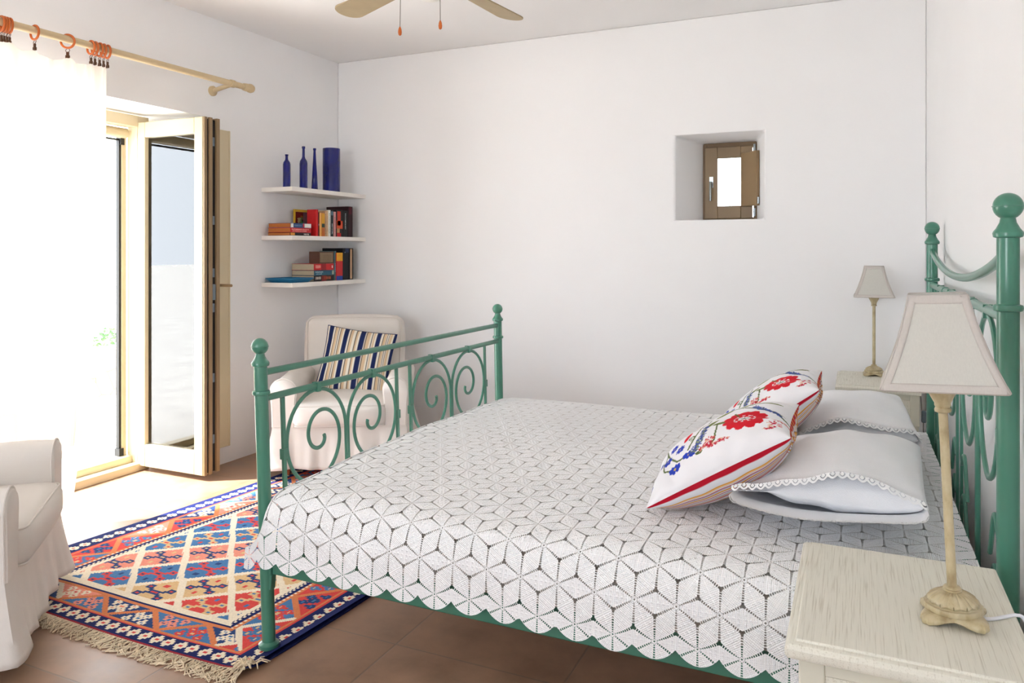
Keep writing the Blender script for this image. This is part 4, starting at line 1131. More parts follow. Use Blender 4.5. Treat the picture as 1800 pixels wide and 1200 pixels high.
def rugcell(i, j):
    dx = min(i, NX - 1 - i); dy = min(j, NY - 1 - j)
    side = dx * 0.75 < dy
    e = dx * 0.75 if side else dy
    s = (j - NY / 2 + 0.5) if side else (i - NX / 2 + 0.5)
    if not side and dy < 2: return 'd'
    if e < 15:
        P_ = 10.6; off = 8.5 if not side else 10.5
        k = math.floor(s / P_ + 0.5)
        c_ = star(int(round(s - k * P_)), int(round((dx if side else dy) - off)))
        return c_ or 'n'
    if e < 16: return 'r'
    if e < 17.5: return 'o'
    if e < 37: return border(s, e - 17.5, 19.5, 0 if side else 2)
    if side:
        q = int(s // 2) % 2
        if e < 38.5: return 'o'
        if e < 40: return 'w' if q else 'o'
        if e < 42.5: return 'n'
        if e < 44: return 'w' if q else 'n'
        if e < 45: return 'n' if q else 'w'
    else:
        if e < 39.5: return 'o'
        if e < 41.5: return 'n'
    if e < 48: return 'w'
    return field(i - NX / 2 + 0.5, j - NY / 2 + 0.5)
NRc, NLc, FLc, FRc = Vector((-1.700, 1.768)), Vector((-3.185, 1.768)), Vector((-2.985, 4.02)), Vector((-1.56, 4.02))
def rugpt(u, v, z=0.0):   # u 0 = left long side .. 1 = right ; v 0 = near
    a = NLc.lerp(NRc, u); b = FLc.lerp(FRc, u); p = a.lerp(b, v)
    x = p.x + 0.006 * math.sin(v * 9) * (1 if u > 0.5 else -1)
    y = p.y + 0.008 * math.sin(u * 7)
    lift = 0.0
    cq = max(0, 1 - math.hypot((1 - u) * 1.48, v * 2.25) / 0.11)
    lift = 0.020 * cq * cq
    return (x, y, z + lift + 0.0004 * math.sin(u * 40) * math.sin(v * 53))
m = MB(); cols = []
for side in (0, 1):
    for i in range(NX + 1):
        for j in range(NY + 1): m.v.append(rugpt(i / NX, j / NY, 0.0075 if side == 0 else 0.001))
off = (NX + 1) * (NY + 1); W1 = NY + 1
rj = random.Random(4)
for i in range(NX):
    for j in range(NY):
        a = i * W1 + j; m.f.append((a, a + W1, a + W1 + 1, a + 1)); m.m.append(0)
        c_ = np.array(RC[rugcell(i, j)]) * (1 + rj.uniform(-0.07, 0.07)); cols += [c_] * 4
cn = np.array(RC['n'])
def rim(a, b): m.f.append((a, b, b + off, a + off)); m.m.append(0); cols.extend([cn] * 4)
for i in range(NX): rim((i + 1) * W1, i * W1); rim(i * W1 + NY, (i + 1) * W1 + NY)
for j in range(NY): rim(j, j + 1); rim(NX * W1 + j + 1, NX * W1 + j)
for i in range(0, NX):
    a = i * W1 + off; m.f.append((a, a + NY, a + W1 + NY, a + W1)); m.m.append(0); cols += [cn] * 4
rug = m.build('kilim_rug', M['kilim'], smooth=0, colors=np.array(cols))
tag(rug, 'flat woven kilim rug with diamond lattice and navy star border on the tiled floor', 'rug')
m = MB(); rr = random.Random(11)
for k in range(430):
    u = (k + rr.random()) / 430; x, y, z = rugpt(u, 0.0, 0.005)
    L = rr.uniform(0.045, 0.075); an = -PI / 2 + rr.gauss(0.10, 0.30)
    P = []
    for q in range(5):
        t_ = q / 4; P.append((x + L * t_ * math.cos(an + 0.5 * t_ * rr.uniform(-1, 1)), y + L * t_ * math.sin(an), max(0.0025, z * (1 - t_) + 0.006 * math.sin(PI * t_) * rr.random() + 0.0025)))
    m.tube(P, 0.0017, 4)
for k in range(50):      # tangle at the lifted corner
    x, y, z = rugpt(1.0 - rr.random() * 0.03, rr.random() * 0.02, 0.010); an = rr.uniform(0, 2 * PI); L = rr.uniform(0.02, 0.045)
    m.tube([(x, y, z), (x + L * 0.5 * math.cos(an), y + L * 0.5 * math.sin(an), z + 0.010), (x + L * math.cos(an), y + L * math.sin(an), z + 0.002)], 0.002, 4)
fr = m.build('fringe', M['fringe'], rug); fr['kind'] = 'stuff'; fr['label'] = 'beige wool fringe along the near edge'

# ============================================================ ARMCHAIRS
def armchair(label, loc, rz):
    """local: faces -y, width along x, floor at z 0"""
    t = thing('armchair', label, 'armchair', loc, rz, 'white slipcovered armchairs')
    HW, FY, BY = 0.385, -0.40, 0.36
    # loose skirted cover below the seat
    m = MB(); rs = random.Random(2)
    def ring(q):     # rounded rectangle, q 0..1
        hx, hy, r = HW - 0.015, 0.375, 0.05
        P = [(-hx, -hy), (hx, -hy), (hx, hy), (-hx, hy)]
        s_ = (q % 1.0) * 4; k = int(s_) % 4; f_ = s_ - int(s_)
        a, b = P[k], P[(k + 1) % 4]; x = a[0] + (b[0] - a[0]) * f_; y = a[1] + (b[1] - a[1]) * f_ - 0.015
        d = Vector((x, y + 0.015)); n_ = [(0, -1), (1, 0), (0, 1), (-1, 0)][k]
        return x, y, n_, min(f_, 1 - f_)
    def skirt(u, v):
        x, y, n_, e = ring(u); z = 0.33 - 0.275 * v
        fl = v ** 1.25
        out = 0.005 + fl * (0.036 + 0.060 * math.exp(-(e / 0.09) ** 2)) + fl * 0.009 * math.sin(u * 2 * PI * 19) + fl * 0.004 * math.sin(u * 2 * PI * 43 + 1)
        cx_, cy_ = x / HW, (y + 0.015) / 0.375
        corner = max(0, 1 - e / 0.10)
        nx, ny = n_[0], n_[1]
        if corner > 0:
            tx = math.copysign(1, x); ty = math.copysign(1, y + 0.015)
            w_ = 0.5 * corner
            nx, ny = (nx * (1 - w_) + (tx if n_[0] == 0 else 0) * w_), (ny * (1 - w_) + (ty if n_[1] == 0 else 0) * w_)
        # inverted pleat at each corner
        return (x + nx * out, y + ny * out, z + 0.006 * math.sin(u * 2 * PI * 7) * fl)
    m.grid(skirt, 240, 14, cu=True)
    weld(m.build('skirt', M['white_fabric'], t, smooth=60, solid=0.004))
    # seat box under the cushion
    weld(rbox((-HW + 0.05, FY + 0.012, 0.20), (HW - 0.05, BY - 0.02, 0.305), 0.025).build('seat_base', M['white_fabric'], t, smooth=180))
    # seat cushion, T-less, bulging at the front
    def seat():
        m = rbox((-0.262, FY - 0.035, 0.285), (0.262, 0.20, 0.425), 0.042, puff=0.018)
        return weld(m.build('seat_cushion', M['white_fabric'], t, smooth=180))
    sc_ = seat()
    P = []
    def loopz(z, ex):
        out = []
        for (cx_, cy_, a0) in ((0.262 - 0.04, FY + 0.005, -PI / 2), (0.262 - 0.04, 0.16, 0), (-0.262 + 0.04, 0.16, PI / 2), (-0.262 + 0.04, FY + 0.005, PI)):
            for k in range(7):
                a = a0 + k / 6 * PI / 2; out.append((cx_ + (0.036 + ex) * math.cos(a), cy_ + (0.036 + ex) * math.sin(a), z))
        return out
    for z, ex in ((0.412, -0.004), (0.297, -0.004)):
        MB().tube(loopz(z, ex), 0.0038, 7, closed=True).build('piping', M['white_fabric'], sc_)
    # backrest, leaning back
    m = MB()
    def back(fx):
        pass
    lean = math.radians(9)
    bm_ = rbox((-0.315, -0.075, 0.0), (0.315, 0.085, 0.60), 0.058, puff=0.014)
    Mx = Matrix.Translation((0, 0.235, 0.265)) @ Matrix.Rotation(-lean, 4, 'X')
    bm_.v = [tuple(Mx @ Vector((p[0] * (0.97 + 0.05 * p[2] / 0.6), p[1], p[2]))) for p in bm_.v]
    bk = weld(bm_.build('backrest', M['white_fabric'], t, smooth=180))
    pp = []
    for k in range(60):
        q = k / 59
        if q < 0.25: p = (-0.300, 0.02 + q * 4 * 0.52)
        elif q > 0.75: p = (0.300, 0.02 + (1 - q) * 4 * 0.52)
        else:
            a = (q - 0.25) * 2; x = -0.300 + 0.600 * a; e = min(a, 1 - a) * 0.6 / 0.055
            z = 0.54 + 0.048 * math.sqrt(max(0, 1 - (1 - min(1, e)) ** 2)); p = (x, z)
        pp.append(tuple(Mx @ Vector((p[0] * (0.97 + 0.05 * p[1] / 0.6), -0.066, p[1]))))
    MB().tube(pp, 0.0035, 6).build('piping', M['white_fabric'], bk)
    # rolled arms
    for s_ in (-1, 1):
        m = MB(); K = 40
        def prof(k):
            # arch shaped section: straight sides, round top, slightly wider at the top
            q = k / K
            if q < 0.28: return (-0.062 - 0.012 * (q / 0.28) ** 2, 0.29 + (0.50 - 0.29) * q / 0.28)
            if q > 0.72: return (0.062 + 0.012 * ((1 - q) / 0.28) ** 2, 0.29 + (0.50 - 0.29) * (1 - q) / 0.28)
            a = PI - (q - 0.28) / 0.44 * PI; return (0.074 * math.cos(a), 0.493 + 0.072 * math.sin(a))
        rows = []
        ys = [FY - 0.006, FY, FY + 0.010, FY + 0.10, -0.1, 0.1, 0.24, 0.32]
        for yi, y in enumerate(ys):
            shrink = 0.93 if yi == 0 else (0.985 if yi == 1 else 1.0)
            for k in range(K + 1):
                px, pz = prof(k)
                zc = 0.42; drop = 0.012 * max(0, (y + 0.1)) ** 1.0
                rows.append((s_ * (HW - 0.068) + px * shrink, y, zc + (pz - zc) * (shrink if pz > zc else 1) + 0.004 * math.sin(y * 20 + px * 30) - 0.0))
        fs = []
        for i in range(len(ys) - 1):
            for k in range(K): a = i * (K + 1) + k; fs.append((a, a + K + 1, a + K + 2, a + 1))
        fs.append(tuple(range(K + 1))); b = (len(ys) - 1) * (K + 1); fs.append(tuple(b + k for k in range(K + 1))[::-1])
        m.add(rows, fs); ar = m.build('armrest', M['white_fabric'], t, smooth=50)
        P = [(s_ * (HW - 0.068) + prof(k)[0], FY + 0.003, prof(k)[1]) for k in range(0, K + 1)]
        MB().tube(P, 0.0036, 6).build('piping', M['white_fabric'], ar)
    for (x, y) in ((-0.31, -0.32), (0.31, -0.32), (-0.31, 0.28), (0.31, 0.28)):
        MB().lathe([(0.020, 0.0), (0.027, 0.13), (0.027, 0.21)], (x, y, 0), 4, Matrix.Rotation(PI / 4, 4, 'Z')).build('leg', M['red_wood'], t, smooth=0)
    return t
ach = armchair('white slipcovered armchair in the room corner beneath the shelves, holding a striped cushion', (-2.879, 3.881, 0.008), math.radians(29))
dup_thing(ach, (-2.878, 1.430, 0.008), math.radians(134.5), 'white slipcovered armchair cut off by the left edge beside the rug')

# striped cushion on the corner chair
def ticking(n):
    c = Canvas(n, '#e6e0d2')
    per = 0.235
    for k in range(-1, 6):
        b = k * per + 0.03
        for (o_, w_, col) in ((0.0, 0.062, '#1f2a55'), (0.085, 0.008, '#23202a'), (0.098, 0.034, '#d3b896'), (0.137, 0.008, '#23202a'), (0.168, 0.007, '#23202a'), (0.180, 0.030, '#d3b896')):
            c.put((c.U >= b + o_) & (c.U < b + o_ + w_), col)
    return c.a
TK = ticking(300)
O = Vector((0, 0, 0))
yaw = math.radians(31); lean = math.radians(66)
Uc = Vector((math.cos(yaw), math.sin(yaw), 0)); fwd = Vector((math.sin(yaw), -math.cos(yaw), 0))
Vc = (-fwd * math.cos(lean) + Vector((0, 0, 1)) * math.sin(lean)).normalized()
roll = math.radians(-9); Uc2 = (Uc * math.cos(roll) + Vc * math.sin(roll)); Vc2 = (Vc * math.cos(roll) - Uc * math.sin(roll))
Nc = Uc2.cross(Vc2)
o, _, _ = colored_cushion('striped_cushion', TK, TK, 110, (Vector((0, 0, 0)) - Uc2 * 0.22, Uc2, Vc2, Nc, 0.44, 0.41, 0.075), ear=0.03, dent=wr(0.7), pw=0.5)
o.location = Vector((-2.880, 3.905, 0.425)) + fwd * 0.075
tag(o, 'navy and cream striped square cushion propped on the corner armchair', 'cushion')
M['navy_trim'] = plain('navy_cord', '#1f2a55', 0.85, 0.15, 0.05)
piping(o, -Uc2 * 0.22, Uc2, Vc2, 0.44, 0.41, 0.03, M['navy_trim'], 0.004)

# ============================================================ CORNER SHELVES
SX, SY0 = XL, 3.806
SD = 0.255
shz = [1.711, 1.399, 1.095]
names = ['topmost of three white corner shelves, holding blue glass bottles', 'middle of three white corner shelves, holding a row of books', 'lowest of three white corner shelves, holding a blue tray and books']
for z_, lb in zip(shz, names):
    m = MB(); m.box((SX + 0.001, SY0, z_ - 0.028), (SX + SD, YB - 0.001, z_))
    o = m.build('wall_shelf', M['shelf'], bevel=0.0015); tag(o, lb, 'shelf', 'white shelves in the corner')
def shelfpt(px, z, front=0.0, dx=None):
    """point on the shelf row (x fixed) that shows at column px"""
    x = SX + (SD * 0.55 if dx is None else dx)
    r = (px - 900) / FPX; ct, st = math.cos(TH), math.sin(TH)
    k = x / (r * ct - st); return x, k * (r * st + ct)
# blue glass
def lathe_thing(name, prof, px, z, dx, label, cat, n=28):
    x, y = shelfpt(px, z, dx=dx)
    m = MB().lathe(prof, (0, 0, 0), n); o = m.build(name, M['cobalt'], smooth=40, loc=(x, y, z)); return tag(o, label, cat, 'cobalt blue glass on the top shelf')
Z1 = shz[0]
lathe_thing('glass_bottle', [(0.020, 0), (0.024, 0.004), (0.024, 0.150), (0.021, 0.166), (0.011, 0.180), (0.009, 0.190), (0.009, 0.208), (0.011, 0.210), (0.011, 0.216), (0.0085, 0.217), (0.0085, 0.19)], 504, Z1, 0.15, 'short cobalt blue glass bottle, leftmost on the top shelf', 'bottle')
lathe_thing('glass_bottle', [(0.022, 0), (0.026, 0.004), (0.026, 0.170), (0.023, 0.188), (0.012, 0.206), (0.009, 0.218), (0.0085, 0.270), (0.011, 0.272), (0.011, 0.285), (0.008, 0.286), (0.008, 0.22)], 533.5, Z1, 0.17, 'tall cobalt blue bottle with long narrow neck on the top shelf', 'bottle')
lathe_thing('glass_bottle', [(0.019, 0), (0.022, 0.004), (0.017, 0.10), (0.011, 0.20), (0.008, 0.262), (0.0085, 0.272), (0.0105, 0.274), (0.0105, 0.284), (0.008, 0.285), (0.008, 0.23)], 553, Z1, 0.18, 'slim tapering cone shaped cobalt blue bottle beside the wide vase', 'bottle')
lathe_thing('glass_vase', [(0.056, 0), (0.060, 0.004), (0.060, 0.306), (0.057, 0.307), (0.056, 0.304), (0.056, 0.01), (0.001, 0.008)], 582.5, Z1, 0.17, 'wide cylindrical cobalt blue glass vase on the top shelf', 'vase', 40)

# ---- books
def bmat(name, col): 
    k = 'bk' + col
    if k not in M: M[k] = plain(name, col, 0.45, 0.35, 0.08, 30)
    return M[k]
PAGES = plain('book_pages', '#c9b79a', 0.9, 0.1, 0.12, 40, 0.3, 200, mapscale=(1, 1, 20))
PAGES_O = plain('aged_orange_pages', '#b8703e', 0.9, 0.1, 0.12, 40, 0.3, 200, mapscale=(1, 1, 20))
# book: local frame, lying flat: spine on the +x side, thickness along z, height along y
def book(name, label, loc, rot, W, H, T, cov, group, marks=(), pages=None, face=()):
    t = thing(name, label, 'book', loc, 0, group, rot=rot)
    c_ = 0.0022; m = MB()
    m.box((0, 0, 0), (W, H, c_)); m.box((0, 0, T - c_), (W, H, T))
    m.box((W - c_ * 1.2, 0, c_), (W, H, T - c_)); m.build('cover', bmat('book_cover', cov), t, bevel=0.0008)
    m = MB(); m.box((0.002, 0.002, c_), (W - c_ * 1.2, H - 0.002, T - c_)); m.build('page_block', pages or PAGES, t)
    for k, (a, b, lo, hi, col) in enumerate(marks):       # coloured panels printed along the spine
        m = MB(); m.box((W, H * a, T * lo), (W + 0.0006, H * b, T * hi)); m.build('spine_panel', bmat('spine_print', col), t)
    for k, (a, b, lo, hi, col) in enumerate(face):        # panels printed on the front cover (z = T)
        m = MB(); m.box((W * a, H * lo, T), (W * b, H * hi, T + 0.0006)); m.build('cover_panel', bmat('cover_print', col), t)
    return t
def letters(seed, col, a0, a1, lo=0.3, hi=0.7, n=9):
    r_ = random.Random(seed); out = []; a = a0; st_ = (a1 - a0) / n
    for k in range(n):
        w_ = st_ * r_.uniform(0.45, 0.8); out.append((a, a + w_, lo + r_.uniform(0, 0.06), hi - r_.uniform(0, 0.06), col)); a += st_
    return out
# flat books on a shelf: spine faces the camera side; rotation about z turns the spine (+x) towards +x -y
g2, g3 = 'books on the middle shelf', 'books on the lowest shelf'
Z2, Z3 = shz[1], shz[2]
def py(px, x):
    r = (px - 900) / FPX; ct, st = math.cos(TH), math.sin(TH)
    k = x / (r * ct - st); return k * (r * st + ct)
XS = SX + 0.222      # plane of the spines
def hz(px, x, ytop, zb):     # height of something standing on zb whose top shows at row ytop
    y = py(px, x); f_ = -x * math.sin(TH) + y * math.cos(TH)
    return CAM_H + (441 - ytop) / FPX * f_ - zb
# middle shelf: stack of three (spines look to the room, orange page ends look left)
ya, yb_ = py(510, XS), py(547, XS)
for k, (T_, lab, cov, marks) in enumerate((
    (0.021, 'black paperback, bottom of the small stack on the middle shelf', '#1d1a1c', [(0.02, 0.22, 0.15, 0.9, '#e39a3c')] + letters(5, '#cfc6bd', 0.66, 0.92, 0.25, 0.75, 5)),
    (0.030, 'red paperback in the middle of the middle shelf stack', '#c5262c', letters(6, '#efb7ae', 0.06, 0.9, 0.55, 0.8, 14) + letters(7, '#efb7ae', 0.1, 0.8, 0.2, 0.42, 12)),
    (0.030, 'blue paperback with white label, topmost of the middle shelf stack', '#2a4a78', [(0.0, 0.12, 0.05, 0.9, '#e6e3de'), (0.66, 0.98, 0.1, 0.95, '#ece8e2'), (0.58, 0.65, 0.1, 0.95, '#b52f3a')] + letters(8, '#5f7ca6', 0.16, 0.55, 0.3, 0.7, 8)))):
    zz_ = Z2 + sum((0.021, 0.030, 0.030)[:k]) + 0.0004 * k
    book('book', lab, (XS - 0.185, ya + 0.003 * k, zz_), (0, 0, 0), 0.185, (yb_ - ya) - 0.004, T_, cov, g2, marks, PAGES_O)
y = yb_ + 0.003
xw = SX + 0.045; W_, H_ = py(546, xw) - py(519, xw), hz(533, xw, 368.5, Z2)
t = thing('picture_frame', 'yellow framed picture of green leaves on dark red, behind the small book stack', 'picture', (xw, py(519, xw), Z2), rot=(0, 0, math.radians(90)))
m = MB()
for (a, b, c_, d_) in ((0, 0.011, 0, H_), (W_ - 0.011, W_, 0, H_), (0.011, W_ - 0.011, 0, 0.011), (0.011, W_ - 0.011, H_ - 0.016, H_)): m.box((a, 0.006, c_), (b, 0.018, d_))
m.build('frame', bmat('yellow_frame', '#d9a82e'), t, bevel=0.001)
m = MB(); m.box((0.010, 0.010, 0.010), (W_ - 0.010, 0.016, H_ - 0.015)); pic = m.build('picture', bmat('dark_red_print', '#7c1d20'), t)
rp = random.Random(9)
for col, n_, cx_, cz_, rr_ in (('#1f8a4a', 9, 0.060, 0.085, 0.022), ('#7f9a6a', 5, 0.072, 0.11, 0.030), ('#c9b58a', 4, 0.038, 0.10, 0.025), ('#b5672c', 3, 0.065, 0.13, 0.018)):
    m = MB()
    for k in range(n_):
        a = rp.random() * 2 * PI; q = rr_ * rp.random(); x, z = cx_ * 1.3 + q * math.cos(a), cz_ + q * math.sin(a); s_ = 0.012
        pts = [(x + s_ * math.cos(b) * (1 + 0.4 * math.sin(3 * b)), 0.0094 - 0.0001 * k, z + s_ * 0.8 * math.sin(b)) for b in np.linspace(0, 2 * PI, 13)[:-1]]
        m.add(pts, [tuple(range(12))])
    m.build('painted_leaves', bmat('picture_paint', col), pic, smooth=0)
def upr(px0, px1, ytop, zb, label, cov, group, marks=(), W=0.13, xo=0.0, pages=None, gap=0.0015):
    """upright book whose spine fills columns px0..px1"""
    a, b = py(px0, XS + xo), py(px1, XS + xo); T = b - a - gap
    H = hz((px0 + px1) / 2, XS + xo, ytop, zb)
    return book('book', label, (XS + xo - W, a + T, zb), (math.radians(90), 0, 0), W, H, T, cov, group, marks, pages)
for a_, b_, yt, cov, lab, mk, W_, xo in (
    (555.5, 559.5, 368, '#c4161b', 'thick plain red hardback beside the yellow framed picture', [(0.0, 1.0, 0.88, 1.0, '#d8392c')], 0.075, 0.004),
    (559.6, 561.8, 373, '#4b2a33', 'slim dark plum paperback right of the thick red hardback', [(0.45, 0.52, 0.2, 0.8, '#a99bd0')], 0.13, -0.004),
    (561.9, 565.6, 374, '#e2a04e', 'orange yellow paperback with pale spine on the middle shelf', [(0.0, 1.0, 0.5, 0.75, '#f0c27c')], 0.13, 0),
    (565.7, 571.0, 374, '#c98a3a', 'paperback with yellow and dark green spine on the middle shelf', [(0.55, 0.95, 0.0, 1.0, '#d9a02e'), (0.38, 0.54, 0.0, 1.0, '#1f3d33'), (0.0, 0.37, 0.0, 1.0, '#b8632c')], 0.13, 0),
    (571.1, 574.0, 371, '#c7a07c', 'tan paperback with faint spine lettering on the middle shelf', letters(21, '#8d6b4c', 0.1, 0.9, 0.3, 0.6, 12), 0.13, -0.002),
    (574.1, 577.2, 370, '#cbab88', 'sand coloured paperback left of the white spine book', letters(22, '#a98a66', 0.2, 0.8, 0.3, 0.6, 10), 0.13, 0),
    (577.3, 581.3, 369, '#e6e6de', 'white spined paperback with dark title on the middle shelf', letters(23, '#3f6a5c', 0.12, 0.9, 0.35, 0.65, 13), 0.13, 0),
    (581.4, 586.3, 369, '#15262b', 'black paperback with small white lettering beside the white spine', letters(24, '#c8cdd0', 0.1, 0.5, 0.35, 0.6, 9) + [(0.8, 0.95, 0.1, 0.9, '#4a6b7c')], 0.13, 0),
    (586.4, 591.0, 372, '#c98f8c', 'dusty pink paperback between black books on the middle shelf', letters(25, '#9c5c5c', 0.2, 0.8, 0.35, 0.6, 9), 0.13, 0),
    (591.1, 603.0, 369, '#171113', 'black book with red orange figure on its spine', [(0.42, 0.95, 0.35, 0.85, '#c8341f'), (0.30, 0.60, 0.05, 0.95, '#d84a22'), (0.15, 0.32, 0.5, 0.9, '#c08a55'), (0.0, 0.14, 0.3, 0.9, '#c21f24')], 0.15, 0.003),
    (603.1, 611.5, 370, '#0f1012', 'black paperback with pale spine lettering near the wall end', letters(31, '#b9bcc0', 0.3, 0.9, 0.4, 0.6, 12), 0.14, 0),
    (611.6, 620.0, 363, '#2a0b12', 'tall dark maroon hardback at the wall end of the middle shelf', [(0.75, 0.98, 0.2, 0.8, '#4d1220')], 0.19, 0)):
    upr(a_, b_, yt, Z2, lab, cov, g2, mk, W_, xo)
# lowest shelf
t = thing('tray', 'flat blue tray lying at the open end of the lowest shelf', 'tray', (SX + 0.125, 3.935, Z3), 0.0)
m = MB()
def tr_(u, v):
    lev = [(0.60, 0.0), (0.78, 0.0), (0.98, 0.022), (1.0, 0.026), (1.0, 0.029), (0.97, 0.029), (0.77, 0.006), (0.0, 0.006)]
    k = min(int(v * 7), 6); q = v * 7 - k; a, b = lev[k], lev[k + 1]
    s_ = a[0] + (b[0] - a[0]) * q; z = a[1] + (b[1] - a[1]) * q; an = u * 2 * PI
    c_, d_ = math.cos(an), math.sin(an); w_ = 1 / ((abs(c_) ** 8 + abs(d_) ** 8) ** 0.125)
    return (0.118 * s_ * w_ * c_, 0.120 * s_ * w_ * d_, z)
m.grid(tr_, 64, 14, cu=True); m.build('dish', bmat('teal_blue_glaze', '#1e6a94'), t, smooth=30)
ya, yb_ = py(552, XS), py(587.3, XS)
for k, (T_, lab, cov, marks) in enumerate((
    (0.040, 'black and red paperback, bottom of the lowest shelf stack', '#1a1718', [(0.38, 0.62, 0.05, 0.95, '#7c2018')] + letters(41, '#c9bcae', 0.08, 0.36, 0.3, 0.8, 6) + letters(42, '#c2603e', 0.5, 0.85, 0.3, 0.8, 7)),
    (0.034, 'teal blue paperback in the middle of the lowest shelf stack', '#2b5a70', letters(43, '#a9bfca', 0.06, 0.45, 0.5, 0.8, 9) + letters(44, '#8fa9b5', 0.1, 0.4, 0.15, 0.4, 8) + [(0.9, 0.99, 0.1, 0.9, '#a8b09c')]),
    (0.044, 'red paperback topmost of the lowest shelf stack', '#c22428', [(0.36, 0.6, 0.0, 1.0, '#8f1a22'), (0.90, 0.94, 0.3, 0.7, '#e8e0dc')] + letters(45, '#e59a8e', 0.08, 0.34, 0.3, 0.8, 6)))):
    zz_ = Z3 + sum((0.040, 0.034, 0.044)[:k]) + 0.0004 * k
    book('book', lab, (XS - 0.19, ya + 0.002 * (k % 2), zz_), (0, 0, 0), 0.19, (yb_ - ya) - 0.004, T_, cov, g3, marks, PAGES)
upr(561, 586.5, 442, Z3 + 0.1192, 'brown boxed book standing on top of the lowest shelf stack', '#5a3a2c', g3, [(0.1, 0.9, 0.06, 0.94, '#8a7458')] + [(0.2 + 0.12 * k, 0.23 + 0.12 * k, 0.15, 0.75, '#6a523c') for k in range(5)], 0.085, 0.0)
upr(587.6, 591.2, 441, Z3, 'slim grey green paperback right of the stack on the lowest shelf', '#4b6d70', g3, letters(51, '#8fa8c8', 0.3, 0.6, 0.3, 0.7, 6))
upr(591.4, 602.4, 444, Z3, 'thick book with yellow, red and blue blocks on its spine', '#c3262a', g3, [(0.70, 1.0, 0.0, 1.0, '#e0a022'), (0.16, 0.70, 0.0, 1.0, '#c3262a'), (0.0, 0.16, 0.0, 1.0, '#1d3f9c')], 0.15, 0.006)
upr(602.6, 613.6, 436, Z3, 'large black book near the wall end of the lowest shelf', '#0e1119', g3, [(0.86, 0.99, 0.0, 0.6, '#1c2c52'), (0.85, 0.88, 0.6, 0.7, '#8d95a5')], 0.18, -0.004)
upr(613.8, 621.0, 436, Z3, 'black hardback showing cream pages beside the wall, lowest shelf', '#15141a', g3, [(0.03, 0.97, 0.3, 0.75, '#c79f7c')], 0.17, -0.01)

# ============================================================ CURTAIN, POLE AND RINGS
def on_left(px, x):     # y where column px meets the plane x = const
    r = (px - 900) / FPX; ct, st = math.cos(TH), math.sin(TH)
    k = x / (r * ct - st); return k * (r * st + ct)
PX_, PZ_ = -3.36, 2.290
t = thing('curtain_pole', 'pale wooden curtain pole with turned end mounted above the garden door', 'curtain pole', (PX_, 0, PZ_))
ye = on_left(432, PX_)
MB().cyl((0, 0.2, 0), (0, ye, 0), 0.0175, 20).build('pole', M['pole'], t)
Rm = Matrix.Rotation(-PI / 2, 4, 'X')
MB().lathe([(0.0175, -0.02), (0.021, -0.018), (0.023, -0.005), (0.024, 0.008), (0.018, 0.012), (0.020, 0.016), (0.026, 0.026), (0.0275, 0.040), (0.022, 0.055), (0.010, 0.062), (0.001, 0.063)], (0, ye, 0), 22, Rm).build('finial', M['pole'], t)
yb = on_left(408, PX_)
for y_ in (yb, 0.6):
    m = MB(); m.cyl((0, y_, -0.004), (XL - PX_ + 0.004, y_, -0.030), 0.013, 14)
    m.lathe([(0.030, 0), (0.030, 0.012), (0.022, 0.018), (0.014, 0.020)], (XL - PX_ + 0.001, y_, -0.030), 18, Matrix.Rotation(PI / 2, 4, 'Y'))
    m.lathe([(0.0215, -0.016), (0.0225, -0.012), (0.0225, 0.012), (0.0215, 0.016)], (0, y_, 0), 18, Rm)
    m.build('bracket', M['pole'], t)
def ring(px, yaw, label, first=None):
    y_ = on_left(px, PX_)
    if first is not None:
        return dup_thing(first, (PX_, y_, PZ_ - 0.0083), yaw, label)
    t = thing('curtain_ring', label, 'curtain ring', (PX_, y_, PZ_ - 0.0083), yaw, 'orange wooden rings on the curtain pole')
    pts = [(0.031 * math.cos(a), 0, 0.031 * math.sin(a)) for a in np.linspace(0, 2 * PI, 33)[:-1]]
    MB().tube(pts, 0.0052, 10, closed=True, up=(0, 1, 0)).build('ring', M['orange_wood'], t)
    m = MB(); m.tube([(0.009 * math.cos(a), 0.009 * math.sin(a) * 0.3, -0.043 + 0.009 * math.sin(a)) for a in np.linspace(0, 2 * PI, 13)[:-1]], 0.0016, 6, closed=True, up=(0, 1, 0))
    m.box((-0.006, -0.0035, -0.066), (0.006, 0.0035, -0.050)); m.box((-0.009, -0.0045, -0.080), (0.009, 0.0045, -0.066)); m.build('clip', M['bronze'], t, bevel=0.001)
    return t
r0 = ring(2, -0.15, 'orange curtain ring at the very left edge of the photo')
for px, yw, lb in ((7, -0.2, 'second ring from the left edge in the left bunch'), (12, -0.25, 'third ring of the left bunch at the photo edge'), (17, -0.2, 'rightmost ring of the left bunch near the photo edge'),
                   (61, -0.05, 'lone orange curtain ring nearest the left bunch'), (119, 0.5, 'lone orange curtain ring nearest the right bunch, turned open'),
                   (160, -0.1, 'leftmost of the five bunched orange rings'), (167, -0.2, 'second from left of the five bunched orange rings'), (175, -0.15, 'middle one of the five bunched orange rings'),
                   (182, -0.25, 'fourth from left of the five bunched orange rings'), (189, -0.2, 'rightmost of the five bunched orange rings, at the curtain edge')):
    ring(px, yw, lb, r0)
